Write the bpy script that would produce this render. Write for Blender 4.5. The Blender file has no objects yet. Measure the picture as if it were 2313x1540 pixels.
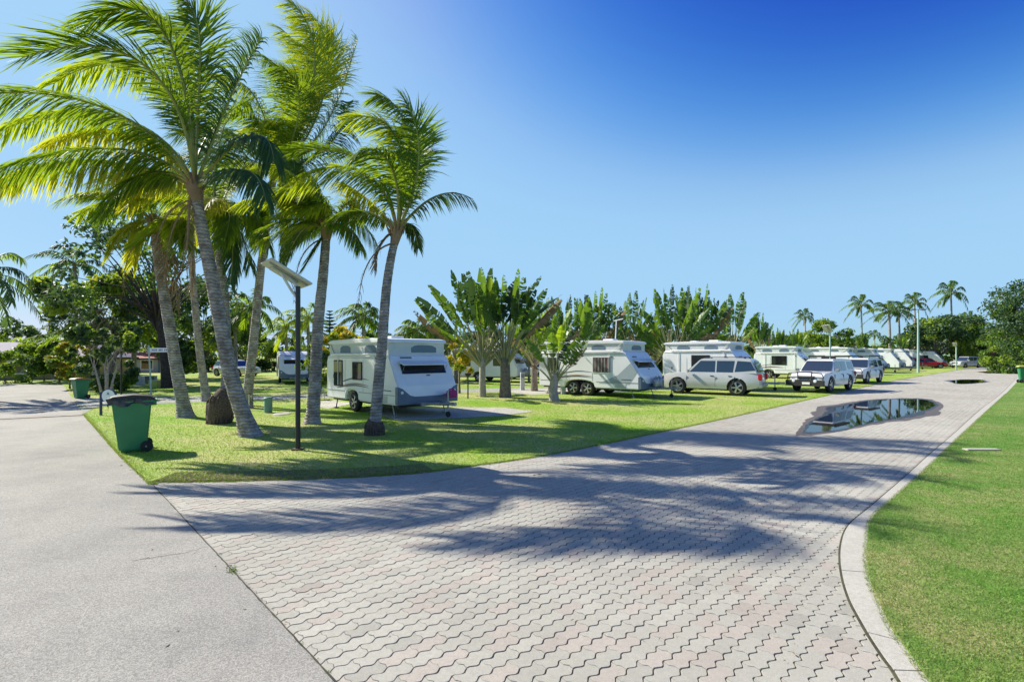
import bpy, bmesh, math, random
import numpy as np
from mathutils import Vector, Matrix
rad = math.radians
R = random.Random(7)

# ------------------------------------------------------------------ camera, sky, sun
S = bpy.context.scene
COL = S.collection
CH, HZ, FX, CX = 2.0, 801.0, 1170.0, 1156.5
cam_d = bpy.data.cameras.new('camera'); cam = bpy.data.objects.new('camera', cam_d); COL.objects.link(cam)
cam.location = (0, 0, CH); cam.rotation_euler = (rad(90), 0, 0)
cam_d.sensor_width = 36; cam_d.lens = 36 * FX / 2313; cam_d.shift_y = (HZ - 770) / 2313
cam_d.clip_start = 0.05; cam_d.clip_end = 3000
S.camera = cam
S.view_settings.view_transform = 'Standard'; S.view_settings.look = 'None'
S.view_settings.gamma = 1; S.view_settings.use_curve_mapping = False
S.view_settings.exposure = 1.0
SUN_EL, SUN_AZ = 38.0, -63.5            # azimuth measured from +Y towards +X
W = bpy.data.worlds.new('World'); S.world = W; W.use_nodes = True
nt = W.node_tree; nt.nodes.clear()
sky = nt.nodes.new('ShaderNodeTexSky'); sky.sky_type = 'NISHITA'; sky.sun_disc = False
sky.sun_elevation = rad(SUN_EL); sky.sun_rotation = rad(SUN_AZ)
sky.air_density = 1.0; sky.dust_density = 0.6; sky.ozone_density = 2.2
hs = nt.nodes.new('ShaderNodeHueSaturation'); hs.inputs['Saturation'].default_value = 1.22
bg = nt.nodes.new('ShaderNodeBackground'); bg.inputs[1].default_value = 0.15
wo = nt.nodes.new('ShaderNodeOutputWorld')
nt.links.new(sky.outputs[0], hs.inputs['Color'])
# grade of the sky colour (deeper blue away from the sun, soft shoulder near it)
sp_, cb_ = nt.nodes.new('ShaderNodeSeparateColor'), nt.nodes.new('ShaderNodeCombineColor'); nt.links.new(hs.outputs[0], sp_.inputs[0])
CURVES = (((0, 0), (.62, .015), (.85, .10), (1.1, .30), (1.5, .36), (2.2, .38), (4.5, .39), (7.8, .50), (11, .72), (12, .75)),
          ((0, 0), (1.4, .06), (1.9, .33), (2.4, .56), (3.0, .63), (4.0, .66), (6.5, .66), (9.0, .74), (12, .86)),
          ((0, 0), (2.4, .36), (3.3, .64), (4.1, .84), (5.0, .93), (8.0, .96), (12, .98)))
for ch_, cv in enumerate(CURVES):
    dv = nt.nodes.new('ShaderNodeMath'); dv.operation = 'DIVIDE'; dv.inputs[1].default_value = 12.0; dv.use_clamp = True
    rm = nt.nodes.new('ShaderNodeValToRGB'); rm.color_ramp.interpolation = 'B_SPLINE'; el = rm.color_ramp.elements
    ml = nt.nodes.new('ShaderNodeMath'); ml.operation = 'MULTIPLY'; ml.inputs[1].default_value = 1 / (bg.inputs[1].default_value * 2 ** S.view_settings.exposure)
    while len(el) < len(cv): el.new(0.5)
    for e_, (x_, y_) in zip(el, cv): e_.position = x_ / 12
    for e_, (x_, y_) in zip(el, cv): e_.color = (y_, y_, y_, 1)
    nt.links.new(sp_.outputs[ch_], dv.inputs[0]); nt.links.new(dv.outputs[0], rm.inputs[0]); nt.links.new(rm.outputs[0], ml.inputs[0]); nt.links.new(ml.outputs[0], cb_.inputs[ch_])
nt.links.new(cb_.outputs[0], bg.inputs[0]); nt.links.new(bg.outputs[0], wo.inputs[0])
sd = Vector((math.sin(rad(SUN_AZ)) * math.cos(rad(SUN_EL)), math.cos(rad(SUN_AZ)) * math.cos(rad(SUN_EL)), math.sin(rad(SUN_EL))))
sl = bpy.data.lights.new('sun', 'SUN'); sl.energy = 4.1; sl.angle = rad(0.5); sl.color = (1.0, 0.95, 0.82)
so = bpy.data.objects.new('sun', sl); COL.objects.link(so); so.rotation_euler = sd.to_track_quat('Z', 'Y').to_euler(); so.location = (0, 0, 60)
S.cycles.max_bounces = 8; S.cycles.transparent_max_bounces = 12

def G(px, py, z=0.0):                    # a pixel of the photo to the point of the ground it shows
    Y = FX * (CH - z) / (py - HZ)
    return Vector(((px - CX) / FX * Y, Y, z))
def P(px, py, Y):                        # a pixel at a known distance
    return Vector(((px - CX) / FX * Y, Y, CH - (py - HZ) / FX * Y))

# ------------------------------------------------------------------ materials
def mat(name, col, rough=0.7, metal=0.0, var=None, scale=4.0, bump=0.0, bscale=60.0, trans=0.0, tcol=None, spec=0.5, coat=0.0, alpha=None, detail=6, contrast=(0.35, 0.65)):
    m = bpy.data.materials.new(name); m.use_nodes = True; t = m.node_tree; n = t.nodes
    b = n['Principled BSDF']; out = n['Material Output']
    b.inputs['Base Color'].default_value = (*col, 1); b.inputs['Roughness'].default_value = rough
    b.inputs['Metallic'].default_value = metal; b.inputs['Specular IOR Level'].default_value = spec
    b.inputs['Coat Weight'].default_value = coat
    tc = n.new('ShaderNodeTexCoord')
    if var:
        nz = n.new('ShaderNodeTexNoise'); nz.inputs['Scale'].default_value = scale; nz.inputs['Detail'].default_value = detail
        cr = n.new('ShaderNodeValToRGB'); cr.color_ramp.elements[0].color = (*col, 1); cr.color_ramp.elements[1].color = (*var, 1)
        cr.color_ramp.elements[0].position, cr.color_ramp.elements[1].position = contrast
        t.links.new(tc.outputs['Object'], nz.inputs['Vector']); t.links.new(nz.outputs['Fac'], cr.inputs['Fac']); t.links.new(cr.outputs[0], b.inputs['Base Color'])
        m['cr'] = 1
    if bump:
        nb = n.new('ShaderNodeTexNoise'); nb.inputs['Scale'].default_value = bscale; nb.inputs['Detail'].default_value = 4
        bp = n.new('ShaderNodeBump'); bp.inputs['Strength'].default_value = bump; bp.inputs['Distance'].default_value = 0.02
        t.links.new(tc.outputs['Object'], nb.inputs['Vector']); t.links.new(nb.outputs['Fac'], bp.inputs['Height']); t.links.new(bp.outputs[0], b.inputs['Normal'])
    if trans:
        tr = n.new('ShaderNodeBsdfTranslucent'); tr.inputs[0].default_value = (*(tcol or col), 1)
        mx = n.new('ShaderNodeMixShader'); mx.inputs[0].default_value = trans
        t.links.new(b.outputs[0], mx.inputs[1]); t.links.new(tr.outputs[0], mx.inputs[2]); t.links.new(mx.outputs[0], out.inputs[0])
    return m

def layered(name, cols, scales, rough=0.85, bump=0.3, bscale=120, speck=None):
    """ground material: base mix of two colours by a broad noise, a third by a mid noise, fine grain on top"""
    m = bpy.data.materials.new(name); m.use_nodes = True; t = m.node_tree; n = t.nodes; b = n['Principled BSDF']
    b.inputs['Roughness'].default_value = rough; b.inputs['Specular IOR Level'].default_value = 0.25
    tc = n.new('ShaderNodeTexCoord'); last = None
    for i, (c, s) in enumerate(zip(cols[1:], scales)):
        nz = n.new('ShaderNodeTexNoise'); nz.inputs['Scale'].default_value = s; nz.inputs['Detail'].default_value = 8; nz.inputs['Roughness'].default_value = 0.65
        mr = n.new('ShaderNodeMapRange'); mr.inputs[1].default_value = 0.4; mr.inputs[2].default_value = 0.64
        mx = n.new('ShaderNodeMix'); mx.data_type = 'RGBA'
        t.links.new(tc.outputs['Object'], nz.inputs['Vector']); t.links.new(nz.outputs['Fac'], mr.inputs[0]); t.links.new(mr.outputs[0], mx.inputs[0])
        if last is None: mx.inputs[6].default_value = (*cols[0], 1)
        else: t.links.new(last, mx.inputs[6])
        mx.inputs[7].default_value = (*c, 1); last = mx.outputs[2]
    if speck:
        vo = n.new('ShaderNodeTexVoronoi'); vo.inputs['Scale'].default_value = speck[0]
        t.links.new(tc.outputs['Object'], vo.inputs['Vector'])
        hv = n.new('ShaderNodeHueSaturation'); sp = n.new('ShaderNodeSeparateColor')
        mr = n.new('ShaderNodeMapRange'); mr.inputs[3].default_value = 1 - speck[1]; mr.inputs[4].default_value = 1 + speck[1]
        t.links.new(vo.outputs['Color'], sp.inputs[0]); t.links.new(sp.outputs[0], mr.inputs[0]); t.links.new(mr.outputs[0], hv.inputs['Value'])
        t.links.new(last, hv.inputs['Color']); last = hv.outputs[0]
    t.links.new(last, b.inputs['Base Color'])
    nb = n.new('ShaderNodeTexNoise'); nb.inputs['Scale'].default_value = bscale; nb.inputs['Detail'].default_value = 5
    bp = n.new('ShaderNodeBump'); bp.inputs['Strength'].default_value = bump; bp.inputs['Distance'].default_value = 0.02
    t.links.new(tc.outputs['Object'], nb.inputs['Vector']); t.links.new(nb.outputs['Fac'], bp.inputs['Height']); t.links.new(bp.outputs[0], b.inputs['Normal'])
    return m

M = {}
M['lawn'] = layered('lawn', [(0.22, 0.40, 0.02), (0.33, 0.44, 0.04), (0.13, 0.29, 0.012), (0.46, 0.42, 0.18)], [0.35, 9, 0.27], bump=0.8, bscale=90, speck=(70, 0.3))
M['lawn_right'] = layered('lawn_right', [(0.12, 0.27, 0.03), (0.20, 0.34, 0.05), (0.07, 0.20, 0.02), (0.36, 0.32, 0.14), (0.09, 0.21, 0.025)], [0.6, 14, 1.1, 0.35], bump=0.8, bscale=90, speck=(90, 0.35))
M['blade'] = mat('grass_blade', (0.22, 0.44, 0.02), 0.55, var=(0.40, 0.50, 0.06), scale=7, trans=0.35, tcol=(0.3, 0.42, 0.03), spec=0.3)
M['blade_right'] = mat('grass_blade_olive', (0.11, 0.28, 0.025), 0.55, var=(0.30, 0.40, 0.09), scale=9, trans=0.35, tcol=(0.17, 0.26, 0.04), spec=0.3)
M['blade_dry'] = mat('dry_grass_blade', (0.38, 0.33, 0.16), 0.7, trans=0.3, tcol=(0.4, 0.35, 0.15))
M['asphalt'] = layered('asphalt', [(0.325, 0.31, 0.275), (0.38, 0.36, 0.315), (0.29, 0.28, 0.25), (0.25, 0.24, 0.22), (0.36, 0.335, 0.30)], [0.25, 30, 0.7, 0.4], bump=0.4, bscale=160, speck=(120, 0.30))
M['lane'] = layered('lane_surface', [(0.36, 0.34, 0.33), (0.42, 0.40, 0.38), (0.30, 0.29, 0.28)], [0.4, 20], bump=0.3, speck=(80, 0.2))
M['concrete'] = layered('concrete', [(0.46, 0.43, 0.39), (0.54, 0.50, 0.45), (0.38, 0.35, 0.32)], [1.2, 25], bump=0.25, speck=(200, 0.12))
M['kerb'] = layered('kerb_concrete', [(0.46, 0.435, 0.38), (0.50, 0.475, 0.415), (0.41, 0.385, 0.33)], [2.2, 30], bump=0.3, speck=(220, 0.15))
M['bed'] = mat('joint_sand', (0.035, 0.032, 0.028), 0.95, var=(0.07, 0.07, 0.04), scale=3)
# paver: tone from a per-paver attribute plus grain
def paver_mat():
    m = layered('paver_concrete', [(0.445, 0.418, 0.362), (0.49, 0.455, 0.395), (0.40, 0.38, 0.33), (0.37, 0.345, 0.295)], [0.5, 22, 0.23], bump=0.35, bscale=240, speck=(260, 0.14))
    t = m.node_tree; n = t.nodes; b = n['Principled BSDF']; lk = b.inputs['Base Color'].links[0].from_socket
    at = n.new('ShaderNodeAttribute'); at.attribute_name = 'tone'
    mx = n.new('ShaderNodeMix'); mx.data_type = 'RGBA'; mx.blend_type = 'MULTIPLY'; mx.inputs[0].default_value = 1
    t.links.new(lk, mx.inputs[6]); t.links.new(at.outputs['Color'], mx.inputs[7]); t.links.new(mx.outputs[2], b.inputs['Base Color'])
    return m
M['paver'] = paver_mat()
def water_mat(name, tint, rough, gl=1.0):
    m = bpy.data.materials.new(name); m.use_nodes = True; t = m.node_tree; n = t.nodes; n.clear()
    o = n.new('ShaderNodeOutputMaterial'); g = n.new('ShaderNodeBsdfGlossy'); g.inputs['Roughness'].default_value = rough
    tr = n.new('ShaderNodeBsdfTransparent'); tr.inputs[0].default_value = (*tint, 1)
    fr = n.new('ShaderNodeFresnel'); fr.inputs[0].default_value = 1.33; mx = n.new('ShaderNodeMixShader')
    nb = n.new('ShaderNodeTexNoise'); nb.inputs['Scale'].default_value = 9; bp = n.new('ShaderNodeBump'); bp.inputs['Strength'].default_value = 0.03; bp.inputs['Distance'].default_value = 0.01
    t.links.new(nb.outputs[0], bp.inputs['Height']); t.links.new(bp.outputs[0], g.inputs['Normal'])
    sc_ = n.new('ShaderNodeMath'); sc_.operation = 'MULTIPLY'; sc_.inputs[1].default_value = gl; t.links.new(fr.outputs[0], sc_.inputs[0]); t.links.new(sc_.outputs[0], mx.inputs[0]); t.links.new(tr.outputs[0], mx.inputs[1]); t.links.new(g.outputs[0], mx.inputs[2]); t.links.new(mx.outputs[0], o.inputs[0])
    return m
M['water'] = water_mat('puddle_water', (0.50, 0.47, 0.43), 0.02)
M['margin'] = water_mat('shallow_margin', (0.66, 0.62, 0.58), 0.22, 0.6)
M['wet'] = water_mat('wet_film', (0.60, 0.54, 0.49), 0.5, 0.35)
# trees
def leafm(name, c1, c2, tc, tr=0.42, rough=0.5, scale=3.2): return mat(name, c1, rough, var=c2, scale=scale, trans=tr, tcol=tc, spec=0.3)
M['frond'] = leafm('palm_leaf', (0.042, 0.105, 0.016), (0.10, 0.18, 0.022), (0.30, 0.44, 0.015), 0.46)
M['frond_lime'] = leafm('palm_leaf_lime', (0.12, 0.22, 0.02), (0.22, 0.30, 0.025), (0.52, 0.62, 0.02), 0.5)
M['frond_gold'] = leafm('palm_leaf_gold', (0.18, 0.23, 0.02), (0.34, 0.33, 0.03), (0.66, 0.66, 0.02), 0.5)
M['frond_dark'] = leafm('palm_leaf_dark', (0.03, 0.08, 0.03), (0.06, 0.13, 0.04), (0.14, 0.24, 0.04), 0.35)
M['frond_dry'] = leafm('palm_leaf_dry', (0.17, 0.11, 0.06), (0.28, 0.2, 0.12), (0.3, 0.18, 0.07), 0.2, 0.8)
M['rachis'] = mat('palm_rachis', (0.36, 0.33, 0.08), 0.5, var=(0.18, 0.22, 0.05), scale=3)
M['rachis_dry'] = mat('palm_rachis_dry', (0.22, 0.14, 0.08), 0.8, var=(0.3, 0.2, 0.12), scale=3)
def trunkm(name, a, b, ring=24, dist=5.5):
    m = mat(name, a, 0.9, var=b, scale=5, detail=8); t = m.node_tree; n = t.nodes
    tc = n.new('ShaderNodeTexCoord'); mp = n.new('ShaderNodeMapping'); w = n.new('ShaderNodeTexWave'); w.bands_direction = 'Z'
    w.inputs['Scale'].default_value = ring / 6.28; w.inputs['Distortion'].default_value = dist; w.inputs['Detail'].default_value = 3; w.inputs['Detail Scale'].default_value = 2.2
    bp = n.new('ShaderNodeBump'); bp.inputs['Strength'].default_value = 0.8; bp.inputs['Distance'].default_value = 0.03
    t.links.new(tc.outputs['Object'], w.inputs['Vector']); t.links.new(w.outputs['Fac'], bp.inputs['Height'])
    b_ = n['Principled BSDF']; t.links.new(bp.outputs[0], b_.inputs['Normal'])
    lk = b_.inputs['Base Color'].links[0].from_socket
    mr = n.new('ShaderNodeMapRange'); mr.inputs[1].default_value = 0.1; mr.inputs[2].default_value = 0.5; mr.inputs[3].default_value = 0.70; mr.inputs[4].default_value = 1.08
    hv = n.new('ShaderNodeHueSaturation'); t.links.new(w.outputs['Fac'], mr.inputs[0]); t.links.new(mr.outputs[0], hv.inputs['Value'])
    t.links.new(lk, hv.inputs['Color']); t.links.new(hv.outputs[0], b_.inputs['Base Color'])
    return m
M['trunk'] = trunkm('palm_trunk', (0.20, 0.17, 0.155), (0.47, 0.42, 0.39))
M['root'] = mat('palm_root_mat', (0.06, 0.04, 0.03), 0.95, var=(0.16, 0.11, 0.08), scale=30, bump=1, bscale=45)
M['bark'] = mat('bark', (0.13, 0.105, 0.085), 0.95, var=(0.24, 0.2, 0.17), scale=9, bump=0.8, bscale=20)
M['bark_dark'] = mat('bark_dark', (0.035, 0.028, 0.025), 0.95, var=(0.08, 0.06, 0.05), scale=9, bump=0.8, bscale=20)
M['bark_pale'] = mat('bark_pale', (0.30, 0.26, 0.22), 0.9, var=(0.42, 0.38, 0.33), scale=12, bump=0.5, bscale=20)
M['petiole'] = mat('fan_petiole', (0.24, 0.24, 0.10), 0.6, var=(0.34, 0.30, 0.16), scale=4)
M['leaf'] = leafm('leaf_green', (0.05, 0.12, 0.02), (0.11, 0.19, 0.03), (0.26, 0.40, 0.03), 0.35)
M['leaf_dark'] = leafm('leaf_dark', (0.028, 0.07, 0.032), (0.055, 0.11, 0.04), (0.12, 0.20, 0.05), 0.25)
M['leaf_lime'] = leafm('leaf_lime', (0.14, 0.24, 0.03), (0.25, 0.33, 0.04), (0.46, 0.58, 0.03), 0.4)
M['leaf_gold'] = leafm('leaf_gold', (0.42, 0.34, 0.02), (0.30, 0.32, 0.03), (0.65, 0.5, 0.02), 0.4)
M['leaf_croton'] = leafm('leaf_croton', (0.34, 0.27, 0.03), (0.14, 0.2, 0.03), (0.5, 0.42, 0.03), 0.4, scale=5)
M['leaf_croton_red'] = leafm('leaf_croton_red', (0.32, 0.12, 0.05), (0.2, 0.2, 0.04), (0.5, 0.22, 0.06), 0.3, scale=5)
M['paddle'] = leafm('paddle_leaf', (0.04, 0.10, 0.02), (0.09, 0.17, 0.03), (0.20, 0.34, 0.02), 0.38, 0.38, 0.9)
M['paddle_lime'] = leafm('paddle_leaf_lime', (0.11, 0.21, 0.02), (0.17, 0.27, 0.03), (0.42, 0.58, 0.02), 0.45, 0.4, 0.9)
M['paddle_dark'] = leafm('paddle_leaf_dark', (0.022, 0.06, 0.024), (0.05, 0.09, 0.03), (0.08, 0.15, 0.03), 0.25, 0.42, 0.9)
M['paddle_dry'] = leafm('paddle_leaf_dry', (0.20, 0.14, 0.07), (0.3, 0.22, 0.12), (0.3, 0.2, 0.08), 0.2, 0.8, 2)
# made things
M['white'] = mat('white_paint', (0.88, 0.865, 0.89), 0.32, var=(0.82, 0.81, 0.83), scale=1.4, coat=0.3)
M['cream'] = mat('cream_paint', (0.70, 0.66, 0.58), 0.4, var=(0.62, 0.58, 0.5), scale=1.5)
M['canvas'] = mat('canvas', (0.66, 0.68, 0.68), 0.9, var=(0.58, 0.6, 0.6), scale=3, bump=0.3, bscale=8)
M['slate'] = mat('slate_moulding', (0.10, 0.14, 0.21), 0.45, var=(0.13, 0.17, 0.24), scale=3)
M['stripe'] = mat('graphic_stripe', (0.12, 0.13, 0.16), 0.4)
M['stripe_grey'] = mat('graphic_stripe_grey', (0.38, 0.43, 0.46), 0.4)
M['stripe_red'] = mat('graphic_stripe_red', (0.32, 0.2, 0.17), 0.4)
M['glass'] = mat('tinted_glass', (0.012, 0.014, 0.018), 0.05, spec=0.8)
M['glass_blue'] = mat('windscreen_glass', (0.02, 0.035, 0.05), 0.04, spec=0.9, coat=0.6)
M['glass_curtain'] = mat('curtained_glass', (0.06, 0.03, 0.035), 0.12, var=(0.16, 0.10, 0.11), scale=3, spec=0.7)
M['net'] = mat('mesh_window', (0.13, 0.19, 0.25), 0.6)
M['rubber'] = mat('rubber', (0.018, 0.018, 0.02), 0.8, var=(0.03, 0.028, 0.026), scale=20)
M['alloy'] = mat('alloy', (0.55, 0.55, 0.56), 0.3, metal=0.8)
M['steel'] = mat('galvanised_steel', (0.42, 0.43, 0.44), 0.45, metal=0.6, var=(0.3, 0.31, 0.32), scale=15)
M['black'] = mat('black_paint', (0.014, 0.016, 0.022), 0.35)
M['blackp'] = mat('black_plastic', (0.02, 0.02, 0.022), 0.6)
M['navy'] = mat('navy_paint', (0.01, 0.03, 0.10), 0.4)
M['green'] = mat('bin_green', (0.02, 0.19, 0.075), 0.42, var=(0.03, 0.22, 0.09), scale=3, bump=0.05, bscale=200)
M['green_pole'] = mat('pale_green_paint', (0.36, 0.50, 0.42), 0.5)
M['bollard'] = mat('bollard_green', (0.13, 0.25, 0.21), 0.6, var=(0.17, 0.3, 0.25), scale=6)
M['lid_orange'] = mat('bin_lid_orange', (0.42, 0.20, 0.06), 0.5, var=(0.3, 0.15, 0.06), scale=6)
M['lid_yellow'] = mat('bin_lid_yellow', (0.62, 0.52, 0.08), 0.5)
M['bag'] = mat('bin_bag', (0.02, 0.02, 0.024), 0.28, var=(0.06, 0.06, 0.065), scale=12, bump=0.6, bscale=25)
M['panel_w'] = mat('panel_backsheet', (0.62, 0.62, 0.56), 0.5, var=(0.52, 0.52, 0.46), scale=2)
M['cell'] = mat('solar_cell', (0.012, 0.018, 0.05), 0.15)
M['redlight'] = mat('red_lens', (0.5, 0.01, 0.02), 0.2)
M['amber'] = mat('amber_lens', (0.75, 0.25, 0.03), 0.25)
M['clear'] = mat('clear_lens', (0.75, 0.78, 0.8), 0.1, spec=0.8)
M['magenta'] = mat('magenta_cloth', (0.45, 0.03, 0.17), 0.7, var=(0.3, 0.02, 0.12), scale=9)
M['silver'] = mat('silver_paint', (0.55, 0.56, 0.56), 0.28, metal=0.25, coat=0.6)
M['cars_white'] = mat('car_white', (0.74, 0.74, 0.73), 0.25, coat=0.6)
M['champagne'] = mat('champagne_paint', (0.60, 0.59, 0.56), 0.28, metal=0.15, coat=0.6, var=(0.56, 0.55, 0.52), scale=1)
M['red_paint'] = mat('red_paint', (0.42, 0.015, 0.03), 0.25, coat=0.6)
M['blue_cloth'] = mat('blue_cloth', (0.03, 0.09, 0.42), 0.8)
M['teal_cloth'] = mat('teal_awning', (0.05, 0.22, 0.22), 0.8, var=(0.04, 0.16, 0.2), scale=2)
M['plate'] = mat('plate_white', (0.75, 0.75, 0.72), 0.4)
M['sign_white'] = mat('sign_white', (0.8, 0.82, 0.85), 0.35)
M['roof_violet'] = mat('roof_tile_mauve', (0.20, 0.17, 0.21), 0.8, var=(0.28, 0.25, 0.29), scale=5, bump=0.5, bscale=10)
M['roof_red'] = mat('roof_tile_red', (0.32, 0.09, 0.06), 0.8, var=(0.25, 0.07, 0.05), scale=4, bump=0.5, bscale=10)
M['ochre'] = mat('ochre_render', (0.50, 0.36, 0.14), 0.9, var=(0.42, 0.29, 0.11), scale=1)
M['grey_wall'] = mat('grey_render', (0.4, 0.4, 0.41), 0.9, var=(0.34, 0.34, 0.35), scale=1)
M['cab_grey'] = mat('cabinet_grey', (0.42, 0.45, 0.48), 0.5, var=(0.36, 0.39, 0.42), scale=3)
M['cab_dark'] = mat('cabinet_slate', (0.13, 0.17, 0.18), 0.5)
M['yel_green'] = mat('yellow_green_paint', (0.45, 0.55, 0.12), 0.5)

# ------------------------------------------------------------------ mesh helpers
class MB:
    def __init__(s): s.v = []; s.f = []; s.mi = []; s.k = 0
    def face(s, pts):
        n = len(s.v); s.v += [tuple(p) for p in pts]; s.f.append(tuple(range(n, n + len(pts)))); s.mi.append(s.k); return s
    def box(s, c, d, rz=0.0, rx=0.0, ry=0.0, taper=1.0):
        mt = Matrix.Translation(c) @ Matrix.Rotation(rz, 4, 'Z') @ Matrix.Rotation(ry, 4, 'Y') @ Matrix.Rotation(rx, 4, 'X')
        n = len(s.v)
        for z in (-.5, .5):
            k = taper if z > 0 else 1
            for x, y in ((-.5, -.5), (.5, -.5), (.5, .5), (-.5, .5)):
                s.v.append(tuple(mt @ Vector((x * d[0] * k, y * d[1] * k, z * d[2]))))
        for f in ((0, 3, 2, 1), (4, 5, 6, 7), (0, 1, 5, 4), (1, 2, 6, 5), (2, 3, 7, 6), (3, 0, 4, 7)):
            s.f.append(tuple(n + i for i in f)); s.mi.append(s.k)
        return s
    def prism(s, poly, a, b, fn):
        """poly of 2D points, extruded between a and b; fn(u, v, w) -> xyz"""
        n = len(s.v); m = len(poly)
        for w in (a, b):
            for (u, v) in poly: s.v.append(tuple(fn(u, v, w)))
        s.f.append(tuple(range(n, n + m))[::-1]); s.mi.append(s.k)
        s.f.append(tuple(range(n + m, n + 2 * m))); s.mi.append(s.k)
        for i in range(m):
            j = (i + 1) % m; s.f.append((n + i, n + j, n + m + j, n + m + i)); s.mi.append(s.k)
        return s
    def tube(s, path, rr, seg=8, cap=True):
        path = [Vector(p) for p in path]; n0 = len(s.v); m = len(path)
        if not hasattr(rr, '__len__'): rr = [rr] * m
        ref = None
        for i, p in enumerate(path):
            t = (path[min(i + 1, m - 1)] - path[max(i - 1, 0)]).normalized()
            if ref is None:
                ref = Vector((1, 0, 0)) if abs(t.x) < 0.8 else Vector((0, 1, 0))
            a = (ref - t * ref.dot(t)).normalized(); ref = a; b = t.cross(a)
            for k in range(seg):
                an = 2 * math.pi * k / seg; s.v.append(tuple(p + (a * math.cos(an) + b * math.sin(an)) * rr[i]))
        for i in range(m - 1):
            for k in range(seg):
                k2 = (k + 1) % seg; q = n0 + i * seg
                s.f.append((q + k, q + k2, q + seg + k2, q + seg + k)); s.mi.append(s.k)
        if cap:
            s.f.append(tuple(range(n0, n0 + seg))[::-1]); s.mi.append(s.k)
            q = n0 + (m - 1) * seg; s.f.append(tuple(range(q, q + seg))); s.mi.append(s.k)
        return s
    def lathe(s, prof, c=(0, 0, 0), axis='Z', seg=24):
        """prof of (radius, height) points"""
        n0 = len(s.v); c = Vector(c)
        for r, h in prof:
            for k in range(seg):
                an = 2 * math.pi * k / seg; x, y = r * math.cos(an), r * math.sin(an)
                p = {'Z': (x, y, h), 'Y': (x, h, y), 'X': (h, x, y)}[axis]
                s.v.append(tuple(c + Vector(p)))
        for i in range(len(prof) - 1):
            for k in range(seg):
                k2 = (k + 1) % seg; q = n0 + i * seg; s.f.append((q + k, q + k2, q + seg + k2, q + seg + k)); s.mi.append(s.k)
        return s
    def build(s, name, m, parent=None, smooth=False, bevel=0.0, bseg=2, recalc=True, angle=30):
        me = bpy.data.meshes.new(name); me.from_pydata(s.v, [], s.f)
        ms = m if isinstance(m, (list, tuple)) else [m]
        for x in ms: me.materials.append(x)
        if len(ms) > 1: me.polygons.foreach_set('material_index', s.mi)
        if bevel or recalc:
            bm = bmesh.new(); bm.from_mesh(me)
            if bevel: bmesh.ops.remove_doubles(bm, verts=bm.verts, dist=1e-5)
            if recalc: bmesh.ops.recalc_face_normals(bm, faces=bm.faces)
            if bevel:
                es = [e for e in bm.edges if len(e.link_faces) == 2 and e.calc_face_angle(0) > rad(angle)]
                bmesh.ops.bevel(bm, geom=es, offset=bevel, segments=bseg, affect='EDGES', clamp_overlap=True)
            bm.to_mesh(me); bm.free()
        if smooth:
            me.polygons.foreach_set('use_smooth', [True] * len(me.polygons))
            if hasattr(me, 'set_sharp_from_angle'): me.set_sharp_from_angle(angle=rad(38))
        o = bpy.data.objects.new(name, me); COL.objects.link(o)
        if parent: o.parent = parent
        return o

def npmesh(name, V, F, m, parent=None, smooth=False, mi=None):
    """V (n,3); F (k,q) all faces with q corners"""
    V = np.asarray(V, dtype=np.float32); F = np.asarray(F, dtype=np.int32); me = bpy.data.meshes.new(name)
    me.vertices.add(len(V)); me.vertices.foreach_set('co', V.ravel())
    me.loops.add(F.size); me.loops.foreach_set('vertex_index', F.ravel())
    me.polygons.add(len(F)); me.polygons.foreach_set('loop_start', np.arange(0, F.size, F.shape[1], dtype=np.int32))
    ms = m if isinstance(m, (list, tuple)) else [m]
    for x in ms: me.materials.append(x)
    if mi is not None: me.polygons.foreach_set('material_index', np.asarray(mi, dtype=np.int32))
    me.update(calc_edges=True)
    me.polygons.foreach_set('use_smooth', [smooth] * len(me.polygons))
    o = bpy.data.objects.new(name, me); COL.objects.link(o)
    if parent: o.parent = parent
    return o

def tag(o, label=None, cat=None, group=None, kind=None):
    if label: o['label'] = label
    if cat: o['category'] = cat
    if group: o['group'] = group
    if kind: o['kind'] = kind
    return o
def root(name, loc, rz, label, cat, group=None, sc=1.0):
    o = bpy.data.objects.new(name, None); COL.objects.link(o); o.location = loc; o.rotation_euler = (0, 0, rz); o.scale = (sc, sc, sc)
    o.empty_display_size = 0.2
    return tag(o, label, cat, group)
def copy_tree(o, parent=None):
    c = o.copy(); COL.objects.link(c); c.parent = parent
    for ch in list(o.children): copy_tree(ch, c)
    return c
def place_copy(o, loc, rz, label, sc=None, group=None):
    c = copy_tree(o); c.location = loc; c.rotation_euler = (0, 0, rz)
    if sc is not None: c.scale = sc if hasattr(sc, '__len__') else (sc, sc, sc)
    c['label'] = label
    if group: c['group'] = group
    return c
def sheet(name, pts, z, m, thick=0.0, kind='structure', sub=0):
    b = MB()
    if thick: b.prism([(p[0], p[1]) for p in pts], z - thick, z, lambda u, v, w: (u, v, w))
    else: b.face([(p[0], p[1], z) for p in pts])
    o = b.build(name, m); me = o.data
    bm = bmesh.new(); bm.from_mesh(me); bmesh.ops.triangulate(bm, faces=[f for f in bm.faces if len(f.verts) > 4]); bmesh.ops.recalc_face_normals(bm, faces=bm.faces)
    if not thick:
        for f in bm.faces:
            if f.normal.z < 0: f.normal_flip()
    bm.to_mesh(me); bm.free()
    return tag(o, kind=kind)

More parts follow.
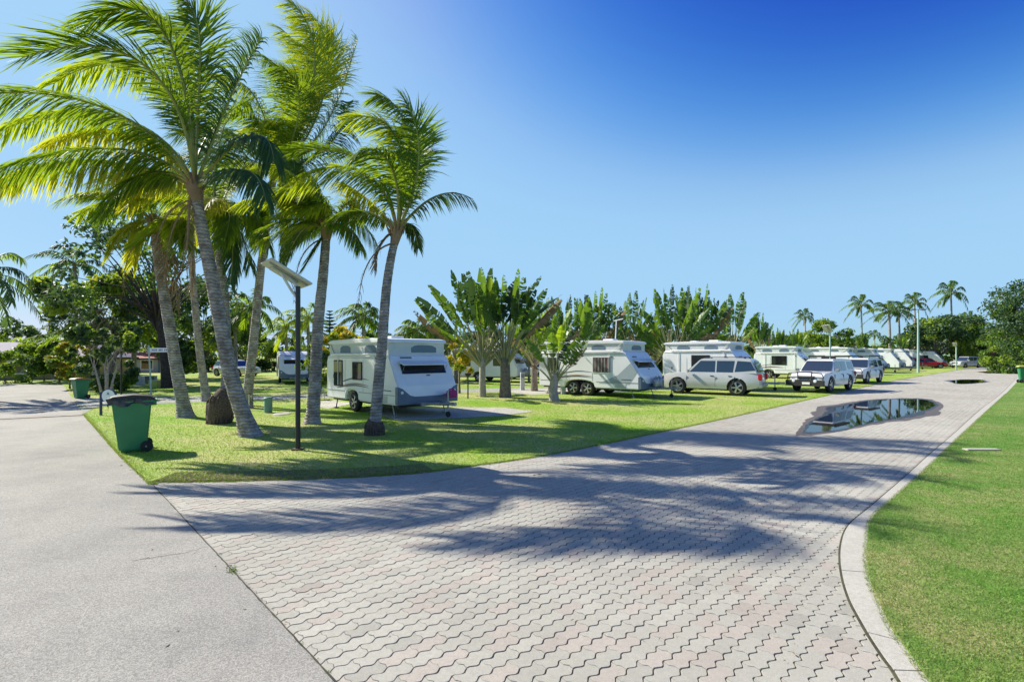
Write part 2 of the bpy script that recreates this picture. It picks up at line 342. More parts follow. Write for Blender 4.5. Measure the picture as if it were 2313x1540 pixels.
def smooth_line(pts, n=6):
    out = []
    m = len(pts)
    for i in range(m - 1):
        p0, p1, p2, p3 = pts[max(i - 1, 0)], pts[i], pts[i + 1], pts[min(i + 2, m - 1)]
        for k in range(n):
            t = k / n
            out.append(0.5 * ((2 * p1) + (p2 - p0) * t + (2 * p0 - 5 * p1 + 4 * p2 - p3) * t * t + (3 * p1 - p0 - 3 * p2 + p3) * t ** 3))
    out.append(pts[-1]); return out
def bez(a, b, c, t): return a * (1 - t) ** 2 + b * 2 * t * (1 - t) + c * t * t

# ------------------------------------------------------------------ ground, roads
U = Vector((0.715, 0.699, 0)); N_ = Vector((0.699, -0.715, 0))      # along the paved road / towards its right verge
sheet('ground', [(-400, -60), (400, -60), (400, 600), (-400, 600)], -0.03, M['lawn'])
left_edge = [G(*p) for p in ((345, 1089), (480, 1087), (600, 1084), (800, 1077), (950, 1067), (1080, 1050), (1200, 1033), (1350, 1005), (1480, 978), (1600, 953), (1700, 931), (1850, 897), (2000, 864), (2100, 846), (2200, 830))]
left_edge = smooth_line(left_edge, 5) + [Vector((120, 122, 0))]
asph_edge = [Vector((-10.2 * 0 + 4.7, -3, 0)), G(760, 1540), G(350, 1101), G(270, 1024), G(190, 935)]
lane_s = [G(*p) for p in ((190, 935), (215, 921), (260, 915), (370, 912), (500, 908), (560, 905), (700, 901), (1000, 889), (1150, 884.5), (1290, 880), (1450, 873))]
lane_n = [G(*p) for p in ((1450, 868), (1290, 874), (1150, 877.5), (1000, 881), (700, 892), (560, 895), (400, 898), (280, 899), (200, 900), (165, 901))]
kin = [G(*p) for p in ((2150, 1760), (2034, 1540), (1999, 1489), (1969, 1444), (1945, 1403), (1921, 1358), (1906, 1313), (1899, 1271), (1900, 1235), (1909, 1202), (1927, 1178), (1963, 1149), (2001, 1116), (2047, 1076), (2105, 1023), (2155, 980), (2216, 925), (2263, 888), (2297, 854))]
kout = [G(*p) for p in ((2250, 1760), (2097, 1540), (2070, 1501), (2040, 1460), (2014, 1425), (1987, 1367), (1967, 1321), (1958, 1271), (1960, 1222), (1966, 1182), (1986, 1156), (2020, 1127), (2059, 1092), (2098, 1056), (2142, 1013), (2185, 972), (2238, 922), (2272, 890), (2304, 856))]
kin = smooth_line(kin, 4); kout = smooth_line(kout, 4)
kin += [Vector((62, 62.5, 0)), Vector((110, 110, 0))]; kout += [Vector((62.5, 62.2, 0)), Vector((110.6, 109.6, 0))]

# bed + pavers
sheet('paver_bed', [(-14, 1.0), (-2, -3), (7, -3), (125, 112), (118, 122)], -0.011, M['bed'])
def wave(s):                               # trapezoidal zigzag of the paver edges, period 0.12 m
    p = (s / 0.12) % 1.0
    a = 0.013
    if p < 0.15: return a
    if p < 0.5: return a - 2 * a * (p - 0.15) / 0.35
    if p < 0.65: return -a
    return -a + 2 * a * (p - 0.65) / 0.35
def pavers():
    L, Wd, gap = 0.24, 0.12, 0.0028
    ss = []
    for k in range(2):
        for q in (0.0, 0.15, 0.5, 0.65): ss.append(k * 0.12 + q * 0.12)
    ss.append(L - 1e-6)
    low = [(s, wave(s)) for s in ss]
    up = [(s, Wd + wave(s)) for s in ss][::-1]
    end = lambda x, w: [(x + 0.011 * math.sin(math.pi * 2 * k / 4 + 0.4), w + 0 * k) for k in range(0)]
    outl = low + [(L + 0.009, 0.013 + Wd * 0.30), (L - 0.009, 0.013 + Wd * 0.66)] + up + [(-0.009, 0.013 + Wd * 0.66), (0.009, 0.013 + Wd * 0.30)]
    outl = np.array(outl); c = outl.mean(0)
    def inset(g):
        o = outl.copy(); d = o - c
        o[:, 0] -= np.sign(d[:, 0]) * np.minimum(abs(d[:, 0]), g * 0.45); 
        o[:, 1] -= np.sign(d[:, 1]) * np.minimum(abs(d[:, 1]), g)
        return o
    r0, r1 = inset(gap), inset(gap + 0.003)
    K = len(outl)
    # visible wedge of road
    starts = []
    rnd = np.random.default_rng(3)
    for r in range(-46, 130):
        w0 = r * Wd
        for k in range(-50, 560):
            s0 = k * L + (r % 2) * L * 0.5
            s_c, w_c = s0 + L / 2, w0 + Wd / 2
            X = 1.9 + U.x * s_c - N_.x * w_c; Y = 0.9 + U.y * s_c - N_.y * w_c
            if Y < 1.9 or Y > 70: continue
            if abs(X) > Y * 1.06 + 0.3: continue
            if X * 0.728 + (Y - 3.16) * 0.685 + 1.07 * 0.728 < -0.35: continue   # beyond the asphalt joint
            lat = 0.699 * X - 0.715 * Y
            if lat < -9.6 and Y > 12 + 0 * X: continue
            if lat < -8.8 and Y > 22: continue
            if lat > 1.6 or (lat > -0.4 and Y > 9): continue
            starts.append((s0, w0))
    n = len(starts); st = np.array(starts)
    hz = rnd.uniform(-0.0016, 0.0016, n); tilt = rnd.normal(0, 0.006, (n, 2)); rot = rnd.normal(0, 0.006, n)
    V = np.zeros((n, 2 * K, 3), dtype=np.float32)
    for j, (ring, z) in enumerate(((r1, 0.0), (r0, -0.010))):
        d = ring - c
        dx = d[None, :, 0] - rot[:, None] * d[None, :, 1]; dy = d[None, :, 1] + rot[:, None] * d[None, :, 0]
        s_ = st[:, 0:1] + c[0] + dx; w_ = st[:, 1:2] + c[1] + dy
        V[:, j * K:(j + 1) * K, 0] = 1.9 + U.x * s_ - N_.x * w_
        V[:, j * K:(j + 1) * K, 1] = 0.9 + U.y * s_ - N_.y * w_
        V[:, j * K:(j + 1) * K, 2] = z + hz[:, None] + tilt[:, 0:1] * dx + tilt[:, 1:2] * dy
    V = V.reshape(-1, 3); base = np.arange(n) * 2 * K
    me = bpy.data.meshes.new('paved_road'); me.vertices.add(len(V)); me.vertices.foreach_set('co', V.ravel())
    top = (base[:, None] + np.arange(K)[None, :]).astype(np.int32)
    i = np.arange(K); j = (i + 1) % K
    side = np.stack([i, i + K, j + K, j], 1)                       # K,4
    sides = (base[:, None, None] + side[None]).reshape(-1, 4).astype(np.int32)
    loops = np.concatenate([top.ravel(), sides.ravel()])
    me.loops.add(len(loops)); me.loops.foreach_set('vertex_index', loops)
    ls = np.concatenate([np.arange(n) * K, n * K + np.arange(len(sides)) * 4]).astype(np.int32)
    me.polygons.add(len(ls)); me.polygons.foreach_set('loop_start', ls)
    me.update(calc_edges=True)
    col = me.color_attributes.new('tone', 'FLOAT_COLOR', 'POINT')
    base_t = rnd.normal(1.0, 0.035, n); pink = rnd.random(n) < 0.22
    c3 = np.stack([base_t * np.where(pink, 1.02, 0.99), base_t * np.where(pink, 0.965, 1.0), base_t * np.where(pink, 0.955, 0.985), np.ones(n)], 1)
    dark = rnd.random(n) < 0.05; c3[dark, :3] *= 0.88
    cc = np.repeat(c3, 2 * K, axis=0).astype(np.float32)
    sel = np.tile(np.r_[np.zeros(K, bool), np.ones(K, bool)], n); cc[sel, :3] *= 0.55   # lower edge of each paver darker towards the joint
    col.data.foreach_set('color', cc.ravel())
    me.materials.append(M['paver']); me.polygons.foreach_set('use_smooth', [False] * len(me.polygons))
    # normals up
    o = bpy.data.objects.new('paved_road', me); COL.objects.link(o); tag(o, kind='structure')
    if me.polygons[0].normal.z < 0: me.flip_normals()
pavers()
sheet('paved_road_far', [(48, 50), (125, 118), (112, 124), (44, 55)], -0.001, M['paver'])
far_me = bpy.data.objects['paved_road_far'].data
ca = far_me.color_attributes.new('tone', 'FLOAT_COLOR', 'POINT'); ca.data.foreach_set('color', [1.0] * (4 * len(far_me.vertices)))

lawn_pts = list(reversed(asph_edge[2:])) 
lawn = [G(190, 935), G(232, 980), G(270, 1024), G(312, 1067), G(338, 1089)] + left_edge + [Vector((120, 300, 0)), Vector((-180, 300, 0)), G(100, 850), G(128, 862), G(143, 870), G(165, 902)]
sheet('lawn', lawn, 0.02, M['lawn'], thick=0.03)
sheet('lane', lane_s + lane_n, 0.026, M['lane'])
asph = [Vector((4.9, -3.2, 0)), G(759, 1541), G(556, 1322), G(468, 1228), G(346, 1096), G(268, 1023), G(190, 935), G(166, 902), G(143, 870), G(60, 868), G(-150, 872), Vector((-60, 20, 0)), Vector((-14, -3.2, 0))]
asph = [p + Vector((0.025, 0, 0)) if 1 < i < 5 else p for i, p in enumerate(asph)]
sheet('asphalt_road', asph, 0.004, M['asphalt'])
jb = MB(); jr = random.Random(9); ja, jc = G(759, 1541) + Vector((0.5, -0.54, 0)), G(346, 1096); jn = 90
jd = (jc - ja).normalized(); jp = Vector((-jd.y, jd.x, 0)); jl, jrr = [], []
for i in range(jn + 1):
    q_ = ja.lerp(jc, i / jn); jl.append(q_ - jp * (0.004 + jr.uniform(0, 0.006))); jrr.append(q_ + jp * (0.004 + jr.uniform(-0.002, 0.006)))
for i in range(jn): jb.face([(*jl[i][:2], 0.006), (*jl[i + 1][:2], 0.006), (*jrr[i + 1][:2], 0.006), (*jrr[i][:2], 0.006)])
tag(jb.build('road_joint', M['bed']), kind='structure')
# darker strip running across the far part of the road
b = MB(); a0, a1 = G(-40, 949), G(186, 938)
d = (a1 - a0).normalized(); pn = Vector((-d.y, d.x, 0)) * 0.09
b.prism([tuple((a0 - pn)[:2]), tuple((a1 - pn)[:2]), tuple((a1 + pn)[:2]), tuple((a0 + pn)[:2])], 0.003, 0.02, lambda u, v, w: (u, v, w))
M['brown'] = mat('rusted_strip', (0.20, 0.13, 0.09), 0.8, var=(0.3, 0.22, 0.16), scale=6)
tag(b.build('drain_strip', M['brown']), kind='structure')
# kerb of separate stones
b = MB()
for i in range(len(kin) - 1):
    a, c, e, g = kin[i], kin[i + 1], kout[i + 1], kout[i]
    gp = 0.0 if i not in (5, 13, 26, 44) else 0.012
    t = (c - a).normalized() * gp
    a2, g2 = a + t, g + t
    pts = [(a2.x, a2.y), (c.x, c.y), (e.x, e.y), (g2.x, g2.y)]
    b.prism(pts, -0.02, 0.016, lambda u, v, w: (u, v, w))
tag(b.build('kerb', M['kerb'], bevel=0.0), kind='structure')
kj = MB(); kr = random.Random(5)
for i in range(len(kin) - 1):
    a_, c_ = kin[i], kin[i + 1]; d_ = (c_ - a_).normalized(); q_ = Vector((-d_.y, d_.x, 0)) * 0.013
    kj.box(((a_.x + c_.x) / 2 + q_.x * 0.6, (a_.y + c_.y) / 2 + q_.y * 0.6, 0.004), ((c_ - a_).length + 0.004, 0.022, 0.012), rz=math.atan2(d_.y, d_.x))
tag(kj.build('kerb_joint', M['bed']), kind='structure')
lr = [p.copy() for p in kout] + [Vector((300, 300, 0)), Vector((300, -20, 0)), Vector((3.5, -20, 0)), Vector((2.0, 0, 0))]
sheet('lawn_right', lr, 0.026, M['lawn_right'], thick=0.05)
# puddles
def puddle(pts, seed, grow=0.12):
    ps = smooth_line([G(*p) for p in pts] + [G(*pts[0])], 14)[:-1]
    rr = random.Random(seed); c = sum(ps, Vector()) / len(ps)
    ph = [rr.uniform(0, 6.28) for _ in range(6)]
    q = [p + (p - c).normalized() * (0.07 * math.sin(i * 0.31 + ph[0]) + 0.05 * math.sin(i * 0.83 + ph[1]) + 0.035 * math.sin(i * 1.9 + ph[2]) + rr.uniform(-0.015, 0.015)) for i, p in enumerate(ps)]
    sheet('puddle_water', q, 0.0048, M['water'])
    mid_ = [p + (p - c).normalized() * (grow * 0.4 + 0.04 * math.sin(i * 0.41 + ph[5]) + rr.uniform(-0.01, 0.01)) for i, p in enumerate(q)]
    sheet('puddle_margin', mid_, 0.0040, M['margin'])
    ring = [p + (p - c).normalized() * (grow + 0.08 * math.sin(i * 0.23 + ph[3]) + 0.06 * math.sin(i * 0.7 + ph[4]) + rr.uniform(-0.02, 0.02)) for i, p in enumerate(q)]
    sheet('wet_patch', ring, 0.0032, M['wet'])
puddle([(1822, 976), (1832, 955), (1862, 940), (1895, 921), (1950, 907), (2030, 901), (2085, 903), (2112, 912), (2085, 928), (2010, 946), (1950, 958), (1890, 972)], 1, 0.7)
puddle([(2148, 860), (2180, 857), (2215, 858), (2222, 862), (2195, 866), (2160, 866)], 2, 0.4)
puddle([(2215, 840), (2250, 838), (2288, 839), (2280, 842), (2235, 843)], 3, 0.5)
# concrete site pads
def pad(name, px_pts, z=0.03): sheet(name, [G(*p) for p in px_pts], z, M['concrete'])
pad('site_pad', [(800, 924), (1040, 921), (1140, 922), (1205, 931), (1130, 941), (900, 952)])
pad('site_pad', [(1120, 884), (1300, 876), (1420, 884), (1200, 893)])
pad('site_pad', [(690, 912), (745, 905), (800, 912), (740, 925)])
# slab in the right-hand lawn, round lid in the left one
b = MB(); a = G(2180, 1019); c = G(2254, 1019); b.box(((a.x + c.x) / 2, a.y, 0.03), (c.x - a.x, 0.16, 0.05), rz=-0.02)
tag(b.build('concrete_slab', M['concrete'], bevel=0.008), 'pale narrow concrete slab set flush in the right hand lawn', 'slab')
b = MB(); p = G(637, 937); b.lathe([(0.0, 0.05), (0.26, 0.05), (0.29, 0.03), (0.29, 0.0)], (p.x, p.y, 0), seg=24)
tag(b.build('pit_lid', M['concrete'], smooth=True), 'round concrete pit lid lying in the grass beside the green post', 'pit lid')

def crack(pts, seed):
    g = random.Random(seed); ps = smooth_line([G(*p) for p in pts], 9); b = MB(); n = len(ps); w0 = None
    off = [p + Vector((g.gauss(0, 0.012), g.gauss(0, 0.012), 0)) for p in ps]
    for i in range(n - 1):
        d = (off[i + 1] - off[i]).normalized(); q = Vector((-d.y, d.x, 0)); w = 0.002 * math.sin(math.pi * (i + 0.5) / n) + 0.0012
        b.face([(*(off[i] - q * w)[:2], 0.0062), (*(off[i + 1] - q * w)[:2], 0.0062), (*(off[i + 1] + q * w)[:2], 0.0062), (*(off[i] + q * w)[:2], 0.0062)])
    tag(b.build('asphalt_crack', M['bed']), kind='structure')
crack([(468, 1234), (420, 1248), (370, 1256), (325, 1262), (300, 1268)], 1)
lt = MB(); lr_ = random.Random(12)
for i in range(300):
    if i < 260: p = G(lr_.uniform(230, 1300), lr_.uniform(945, 1080)); z = 0.045
    else: p = G(lr_.uniform(250, 1900), lr_.uniform(1000, 1500)); z = 0.012
    a = lr_.uniform(0, 6.28); l = lr_.uniform(0.02, 0.07) * (1 if i < 260 else 0.35); d = Vector((math.cos(a), math.sin(a), 0)) * l; w = Vector((-d.y, d.x, 0)) * lr_.uniform(0.1, 0.3); u_ = Vector((0, 0, lr_.uniform(0.002, 0.012)))
    p = Vector((p.x, p.y, z)); lt.face([p - d, p + w + u_, p + d + u_ * 0.5, p - w])
tag(lt.build('leaf_litter', M['frond_dry'], recalc=False), 'scattered dry leaf scraps on the lawn and paving under the palms', 'leaf litter', kind='stuff')
# ------------------------------------------------------------------ grass blades (stuff)
def inside(poly, X, Y):
    ins = np.zeros(len(X), bool); n = len(poly); j = n - 1
    for i in range(n):
        xi, yi, xj, yj = poly[i][0], poly[i][1], poly[j][0], poly[j][1]
        cnd = ((yi > Y) != (yj > Y)) & (X < (xj - xi) * (Y - yi) / (yj - yi + 1e-12) + xi)
        ins ^= cnd; j = i
    return ins
def blades(name, poly, ymax, n, z, h, w, mats, seed, ymin=1.8, power=1.5, label=None):
    g = np.random.default_rng(seed); u = g.random(n * 4)
    e = 2 - power                                     # pdf ~ Y^(1-power) over the view wedge
    Y = (ymin ** e + u * (ymax ** e - ymin ** e)) ** (1 / e)
    X = g.uniform(-1.03, 1.03, len(Y)) * Y
    k = inside(poly, X, Y); X, Y = X[k][:n], Y[k][:n]; m = len(X)
    sc = np.clip(Y / 5.0, 0.8, 2.2) ** 0.5
    hh = h * g.uniform(0.45, 1.1, m); ww = w * g.uniform(0.6, 1.3, m) * sc
    an = g.uniform(0, 6.283, m); lean = g.normal(0, 0.7, (m, 2)) * hh[:, None]
    cx, sx = np.cos(an) * ww, np.sin(an) * ww
    V = np.zeros((m, 3, 3)); V[:, 0] = np.stack([X - cx, Y - sx, np.full(m, z)], 1); V[:, 1] = np.stack([X + cx, Y + sx, np.full(m, z)], 1)
    V[:, 2] = np.stack([X + lean[:, 0], Y + lean[:, 1], z + hh], 1)
    F = np.arange(m * 3).reshape(-1, 3); mi = (g.random(m) < 0.07).astype(int)
    o = npmesh(name, V.reshape(-1, 3), F, mats, mi=mi); tag(o, label, 'grass', kind='stuff')
kpoly = [tuple(p[:2]) for p in lr]; lpoly = [tuple(p[:2]) for p in lawn]
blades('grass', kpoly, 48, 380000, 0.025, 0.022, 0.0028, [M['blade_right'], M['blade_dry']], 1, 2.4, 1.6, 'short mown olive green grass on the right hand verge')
blades('grass', lpoly, 50, 270000, 0.019, 0.035, 0.005, [M['blade'], M['blade_dry']], 2, 6.5, 1.2, 'short mown bright green grass round the palms')
def edge_blades(name, line, n, z, h, w, mats, seed, spread, label, maxy=30):
    g = np.random.default_rng(seed); pts = np.array([tuple(p[:2]) for p in line if p[1] < maxy]); seg = np.diff(pts, axis=0); ln = np.linalg.norm(seg, axis=1)
    cy = (pts[:-1, 1] + pts[1:, 1]) / 2; pr = ln / np.maximum(cy, 2) ** 0.6; k = g.choice(len(seg), n, p=pr / pr.sum()); t = g.random(n)
    base = pts[k] + seg[k] * t[:, None]; nr = np.stack([-seg[k][:, 1], seg[k][:, 0]], 1) / ln[k][:, None]
    base += nr * (spread[0] + (spread[1] - spread[0]) * g.random(n) ** 1.3)[:, None]
    hh = h * g.uniform(0.4, 1.2, n); ww = w * g.uniform(0.6, 1.3, n) * np.clip(base[:, 1] / 5, 0.8, 2.2) ** 0.5; an = g.uniform(0, 6.28, n)
    lean = g.normal(0, 0.9, (n, 2)) * hh[:, None]; c_, s_ = np.cos(an) * ww, np.sin(an) * ww; X, Y = base[:, 0], base[:, 1]
    V = np.zeros((n, 3, 3)); V[:, 0] = np.stack([X - c_, Y - s_, np.full(n, z)], 1); V[:, 1] = np.stack([X + c_, Y + s_, np.full(n, z)], 1); V[:, 2] = np.stack([X + lean[:, 0], Y + lean[:, 1], z + hh], 1)
    tag(npmesh(name, V.reshape(-1, 3), np.arange(3 * n).reshape(-1, 3), mats, mi=(g.random(n) < 0.3).astype(int)), label, 'grass', kind='stuff')
edge_blades('grass_edge', left_edge, 26000, 0.0, 0.03, 0.005, [M['blade'], M['blade_dry']], 21, (-0.05, 0.10), 'ragged grass edge creeping over the pavers')
edge_blades('grass_edge', kout, 26000, 0.012, 0.022, 0.003, [M['blade_right'], M['blade_dry']], 22, (-0.05, 0.035), 'ragged grass edge along the concrete kerb')
edge_blades('grass_edge', [G(345, 1095), G(270, 1024), G(190, 935)], 9000, 0.003, 0.03, 0.005, [M['blade'], M['blade_dry']], 23, (-0.06, 0.05), 'ragged grass edge along the asphalt')
M['soil'] = mat('worn_soil', (0.30, 0.25, 0.15), 0.95, var=(0.2, 0.18, 0.09), scale=12)
edge_blades('worn_grass', left_edge[:22], 30000, 0.018, 0.012, 0.007, [M['soil'], M['blade_dry']], 24, (-0.02, 0.62), 'worn brownish grass and soil at the lawn corner')
# weeds in the joint between asphalt and pavers
wb = MB(); wr = random.Random(4)
for t_ in [0.02, 0.05, 0.09, 0.14, 0.2, 0.27, 0.33, 0.335, 0.34, 0.345, 0.35, 0.36, 0.42, 0.5, 0.55, 0.63, 0.7, 0.8, 0.9]:
    p = G(759, 1541).lerp(G(346, 1096), t_)
    big = 0.85 if 0.32 < t_ < 0.365 else 0.55
    for k in range(int(16 * big)):
        q = p + Vector((wr.gauss(0, 0.025 * big), wr.gauss(0, 0.025 * big), 0)); a = wr.uniform(0, 6.28); l = wr.uniform(0.01, 0.03) * big
        dd = Vector((math.cos(a), math.sin(a), 0)); sdv = Vector((-dd.y, dd.x, 0)) * l * 0.3
        wb.face([q, q + dd * l * 0.5 + sdv + Vector((0, 0, l * 0.5)), q + dd * l + Vector((0, 0, l * 0.5)), q + dd * l * 0.5 - sdv + Vector((0, 0, l * 0.5))])
tag(wb.build('joint_weeds', M['leaf'], recalc=False), 'small green weeds growing in the joint between asphalt and pavers', 'weeds', kind='stuff')

# ------------------------------------------------------------------ palms
WIND = Vector((-0.55, -0.12, 0.0))
def frond_mesh(a, c1, tip, leaf_len=0.75, n=64, width=0.034, droop=1.0, wind=0.8, seed=0, m='frond', bare=0.16, rr=0.028, segs=3, cubic=None):
    """a frond whose rachis is a bezier a-c1-tip; leaflets in two ranks, hanging and blown"""
    g = random.Random(seed); V = []; F = []; MI = []
    def pos(t):
        if cubic is not None:
            return a * (1 - t) ** 3 + c1 * 3 * t * (1 - t) ** 2 + cubic * 3 * t * t * (1 - t) + tip * t ** 3
        return bez(a, c1, tip, t)
    b = MB(); K = 14
    path = [pos(i / K) for i in range(K + 1)]; b.tube(path, [rr * (1 - 0.86 * i / K) for i in range(K + 1)], 5)
    V = list(b.v); F = list(b.f); MI = [1] * len(F)
    up = Vector((0, 0, 1))
    for i in range(n):
        t = bare + (1 - bare) * (i + g.random() * 0.5) / n
        p = pos(min(t, 1)); T = (pos(min(t + 0.01, 1.0)) - pos(t - 0.01)).normalized()
        sd_ = T.cross(up)
        if sd_.length < 0.25: sd_ = T.cross(Vector((0.2, 1, 0)))
        sd_.normalize(); uu = sd_.cross(T).normalized()
        env = math.sin(math.pi * min(1, (0.12 + 0.88 * (t - bare) / (1 - bare)) * 0.88)) ** 0.55
        for s in (-1, 1):
            if g.random() < 0.05: continue
            L = leaf_len * env * g.uniform(0.78, 1.12)
            d = (sd_ * s * g.uniform(0.6, 1.0) + T * (0.45 + 0.6 * t) * g.uniform(0.7, 1.2) + uu * g.uniform(-0.05, 0.5)).normalized()
            wv = (T - d * T.dot(d)).normalized(); w = width * g.uniform(0.75, 1.2)
            q = p.copy(); st = L / segs; n0 = len(V)
            V.append(tuple(q - wv * w * 0.4)); V.append(tuple(q + wv * w * 0.4))
            for k in range(segs):
                d = (d + (Vector((0, 0, -1)) * droop * g.uniform(0.8, 1.2) + WIND * wind * g.uniform(0.8, 1.2)) * (0.46 * 3 / segs)).normalized()
                q = q + d * st
                if k == segs - 1: V.append(tuple(q)); F.append((n0 + 2 * k, n0 + 2 * k + 1, n0 + 2 * k + 2)); MI.append(0)
                else:
                    ww = w * (0.5 - 0.1 * k)
                    V.append(tuple(q - wv * ww)); V.append(tuple(q + wv * ww))
                    F.append((n0 + 2 * k, n0 + 2 * k + 1, n0 + 2 * k + 3, n0 + 2 * k + 2)); MI.append(0)
    return V, F, MI
def add_frond(parent, vf, m, r='rachis', name='frond', label=None):
    V, F, MI = vf; me = bpy.data.meshes.new(name); me.from_pydata(V, [], F); me.materials.append(M[m]); me.materials.append(M[r])
    me.polygons.foreach_set('material_index', MI)
    o = bpy.data.objects.new(name, me); COL.objects.link(o); o.parent = parent
    if label: o['label'] = label
    return o
def trunk_mesh(parent, path, r0, r1, flare=1.35, seed=0, seg=16, m='trunk', name='trunk'):
    g = random.Random(seed); ps = smooth_line(path, 12); n = len(ps); rr = []
    for i in range(n):
        t = i / (n - 1); r = r0 + (r1 - r0) * t ** 0.8
        r *= 1 + (flare - 1) * max(0, 1 - t * 9) ** 1.5
        r *= 1 + 0.02 * math.sin(i * 2.1) + g.uniform(-0.015, 0.015)
        rr.append(r)
    return MB().tube(ps, rr, seg).build(name, M[m], parent, smooth=True)
def rel(pts, o): return [p - o for p in pts]

GRP = 'tall coconut palms in the windy clump on the lawn'
def coconut(label, base_px, trunk_px, crown_px, Y, r0, fronds, seed, extra=8, leaf=0.72, boot=True, dry=1, flare=1.35, ll=3.4, rmul=1.0, exm=('frond', 'frond', 'frond_lime', 'frond_gold')):
    g = random.Random(seed); base = G(*base_px); Yb = base.y
    rt = root('coconut_palm', base + Vector((0, 0, 0.0)), 0, label, 'palm tree', GRP)
    k = len(trunk_px) + 1; pts = [base + Vector((0, 0, -0.05))]
    for i, (x, y) in enumerate(trunk_px): pts.append(P(x, y, Yb + (Y - Yb) * (i + 1) / k))
    cr = P(crown_px[0], crown_px[1], Y); pts.append(cr)
    r0 *= 0.84
    trunk_mesh(rt, rel(pts, base), r0, r0 * 0.6, flare * 1.12, seed)
    c = cr - base; dirn = (pts[-1] - pts[-2]).normalized()
    # leaf-base boot: fibres and stubs round the growing point
    if boot:
        bb = MB(); bb.tube([c - dirn * 0.15, c + dirn * 0.15, c + dirn * 0.5], [r0 * 0.66, r0 * 0.95, r0 * 0.45], 10)
        for q in range(16):
            an = q * 2.4; dv = Vector((math.cos(an), math.sin(an), 1.1)).normalized()
            bb.tube([c + dirn * (0.02 * q - 0.1), c + dirn * (0.02 * q - 0.1) + dv * 0.18, c + dirn * (0.02 * q) + dv * 0.36], [0.05, 0.04, 0.015], 5)
        bb.build('leaf_base', M['rachis_dry'], rt, smooth=True)
    s = seed * 100
    for f in fronds:
        ctl, tip, dy, mm = f[0], f[1], f[2], f[3]; o = f[4] if len(f) > 4 else {}
        s += 1; a = c + dirn * o.pop('up', 0.15)
        y1, y2 = Y + dy * 0.45, Y + dy
        C = P(ctl[0], ctl[1], y1) - base; T = P(tip[0], tip[1], y2) - base
        cub = None
        if 'c2' in o: x2 = o.pop('c2'); cub = P(x2[0], x2[1], Y + dy * 0.8) - base
        n = int(54 + 24 * (T - a).length); o['leaf_len'] = o.get('leaf_len', leaf) * 1.28
        kw = dict(leaf_len=leaf, n=n, seed=s, rr=0.042); kw.update(o)
        add_frond(rt, frond_mesh(a, C, T, cubic=cub, **kw), mm, 'rachis_dry' if 'dry' in mm else 'rachis')
    for q in range(extra):
        s += 1; an = g.uniform(0, 6.283); el = g.uniform(-0.25, 0.85); L = ll * g.uniform(0.75, 1.05)
        dv = Vector((math.cos(an) * math.cos(el), math.sin(an) * math.cos(el), math.sin(el)))
        a = c + dirn * 0.15; C = a + dv * L * 0.5 + Vector((0, 0, 0.25 * L)); T = a + dv * L * 0.8 + Vector((-0.28 * L, 0, -0.22 * L))
        add_frond(rt, frond_mesh(a, C, T, leaf_len=leaf * 1.2, n=int(44 + 22 * L), seed=s, rr=0.028), g.choice(exm))
    for q in range(dry):
        s += 1; an = g.uniform(0, 6.28); dv = Vector((math.cos(an), math.sin(an), 0))
        a = c - dirn * 0.1; add_frond(rt, frond_mesh(a, a + dv * 0.9 + Vector((0, 0, -0.2)), a + dv * 0.6 + Vector((-0.3, 0, -1.9)), leaf_len=0.32, n=14, seed=s, width=0.014, droop=1.4, wind=0.2), 'frond_dry', 'rachis_dry')
    return rt

up_ = dict(droop=-0.1, wind=1.1)
coconut('biggest leaning coconut palm, left crown reaching the photo edge, trunk nearest the solar lamp', (568, 986), [(525, 860), (500, 740), (475, 610), (455, 510)], (443, 440), 12.2, 0.235, [
    ((350, 300), (-90, 420), -1.5, 'frond', dict(c2=(140, 310), leaf_len=0.95, droop=1.25)),
    ((330, 360), (0, 410), 0.4, 'frond_gold', dict(c2=(150, 330), leaf_len=0.95, droop=1.5)),
    ((350, 240), (-190, 250), -2.3, 'frond', dict(c2=(100, 150), leaf_len=0.95, droop=0.9)),
    ((380, 250), (-10, 300), 0.8, 'frond_lime', dict(c2=(170, 210), leaf_len=0.85, droop=1.1)),
    ((420, 120), (50, 130), -2.2, 'frond', dict(c2=(250, 60), leaf_len=0.9, droop=0.35, wind=1.0)),
    ((440, 160), (120, 190), 0.9, 'frond_lime', dict(c2=(280, 80), leaf_len=0.9, droop=1.0)),
    ((430, 60), (190, 60), -1.7, 'frond', dict(c2=(330, -50), leaf_len=0.9, droop=0.8)),
    ((450, 160), (420, 0), -0.5, 'frond', dict(c2=(470, 50), leaf_len=0.85, droop=0.5, wind=0.7)),
    ((440, 200), (340, 25), 1.2, 'frond_lime', dict(c2=(420, 50), leaf_len=0.85, droop=0.6)),
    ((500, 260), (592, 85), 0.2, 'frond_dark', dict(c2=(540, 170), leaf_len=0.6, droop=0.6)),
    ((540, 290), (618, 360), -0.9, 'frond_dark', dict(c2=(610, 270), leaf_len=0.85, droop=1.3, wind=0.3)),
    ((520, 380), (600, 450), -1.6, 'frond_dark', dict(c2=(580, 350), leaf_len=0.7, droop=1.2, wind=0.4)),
    ((380, 360), (228, 490), -0.6, 'frond', dict(c2=(280, 380), leaf_len=0.7, droop=1.4)),
    ((400, 380), (290, 460), 1.0, 'frond_gold', dict(c2=(320, 400), leaf_len=0.6, droop=1.2)),
    ((430, 330), (560, 230), 1.6, 'frond', dict(c2=(500, 250), leaf_len=0.75)),
    ((380, 300), (100, 330), 1.6, 'frond_gold', dict(c2=(230, 260), leaf_len=0.8, droop=1.2)),
    ((410, 470), (385, 650), -0.3, 'frond_dry', dict(c2=(450, 560), leaf_len=0.4, droop=1.4, wind=0.1, width=0.02, n=24)),
], 11, extra=0, leaf=0.85, dry=2, ll=3.2)
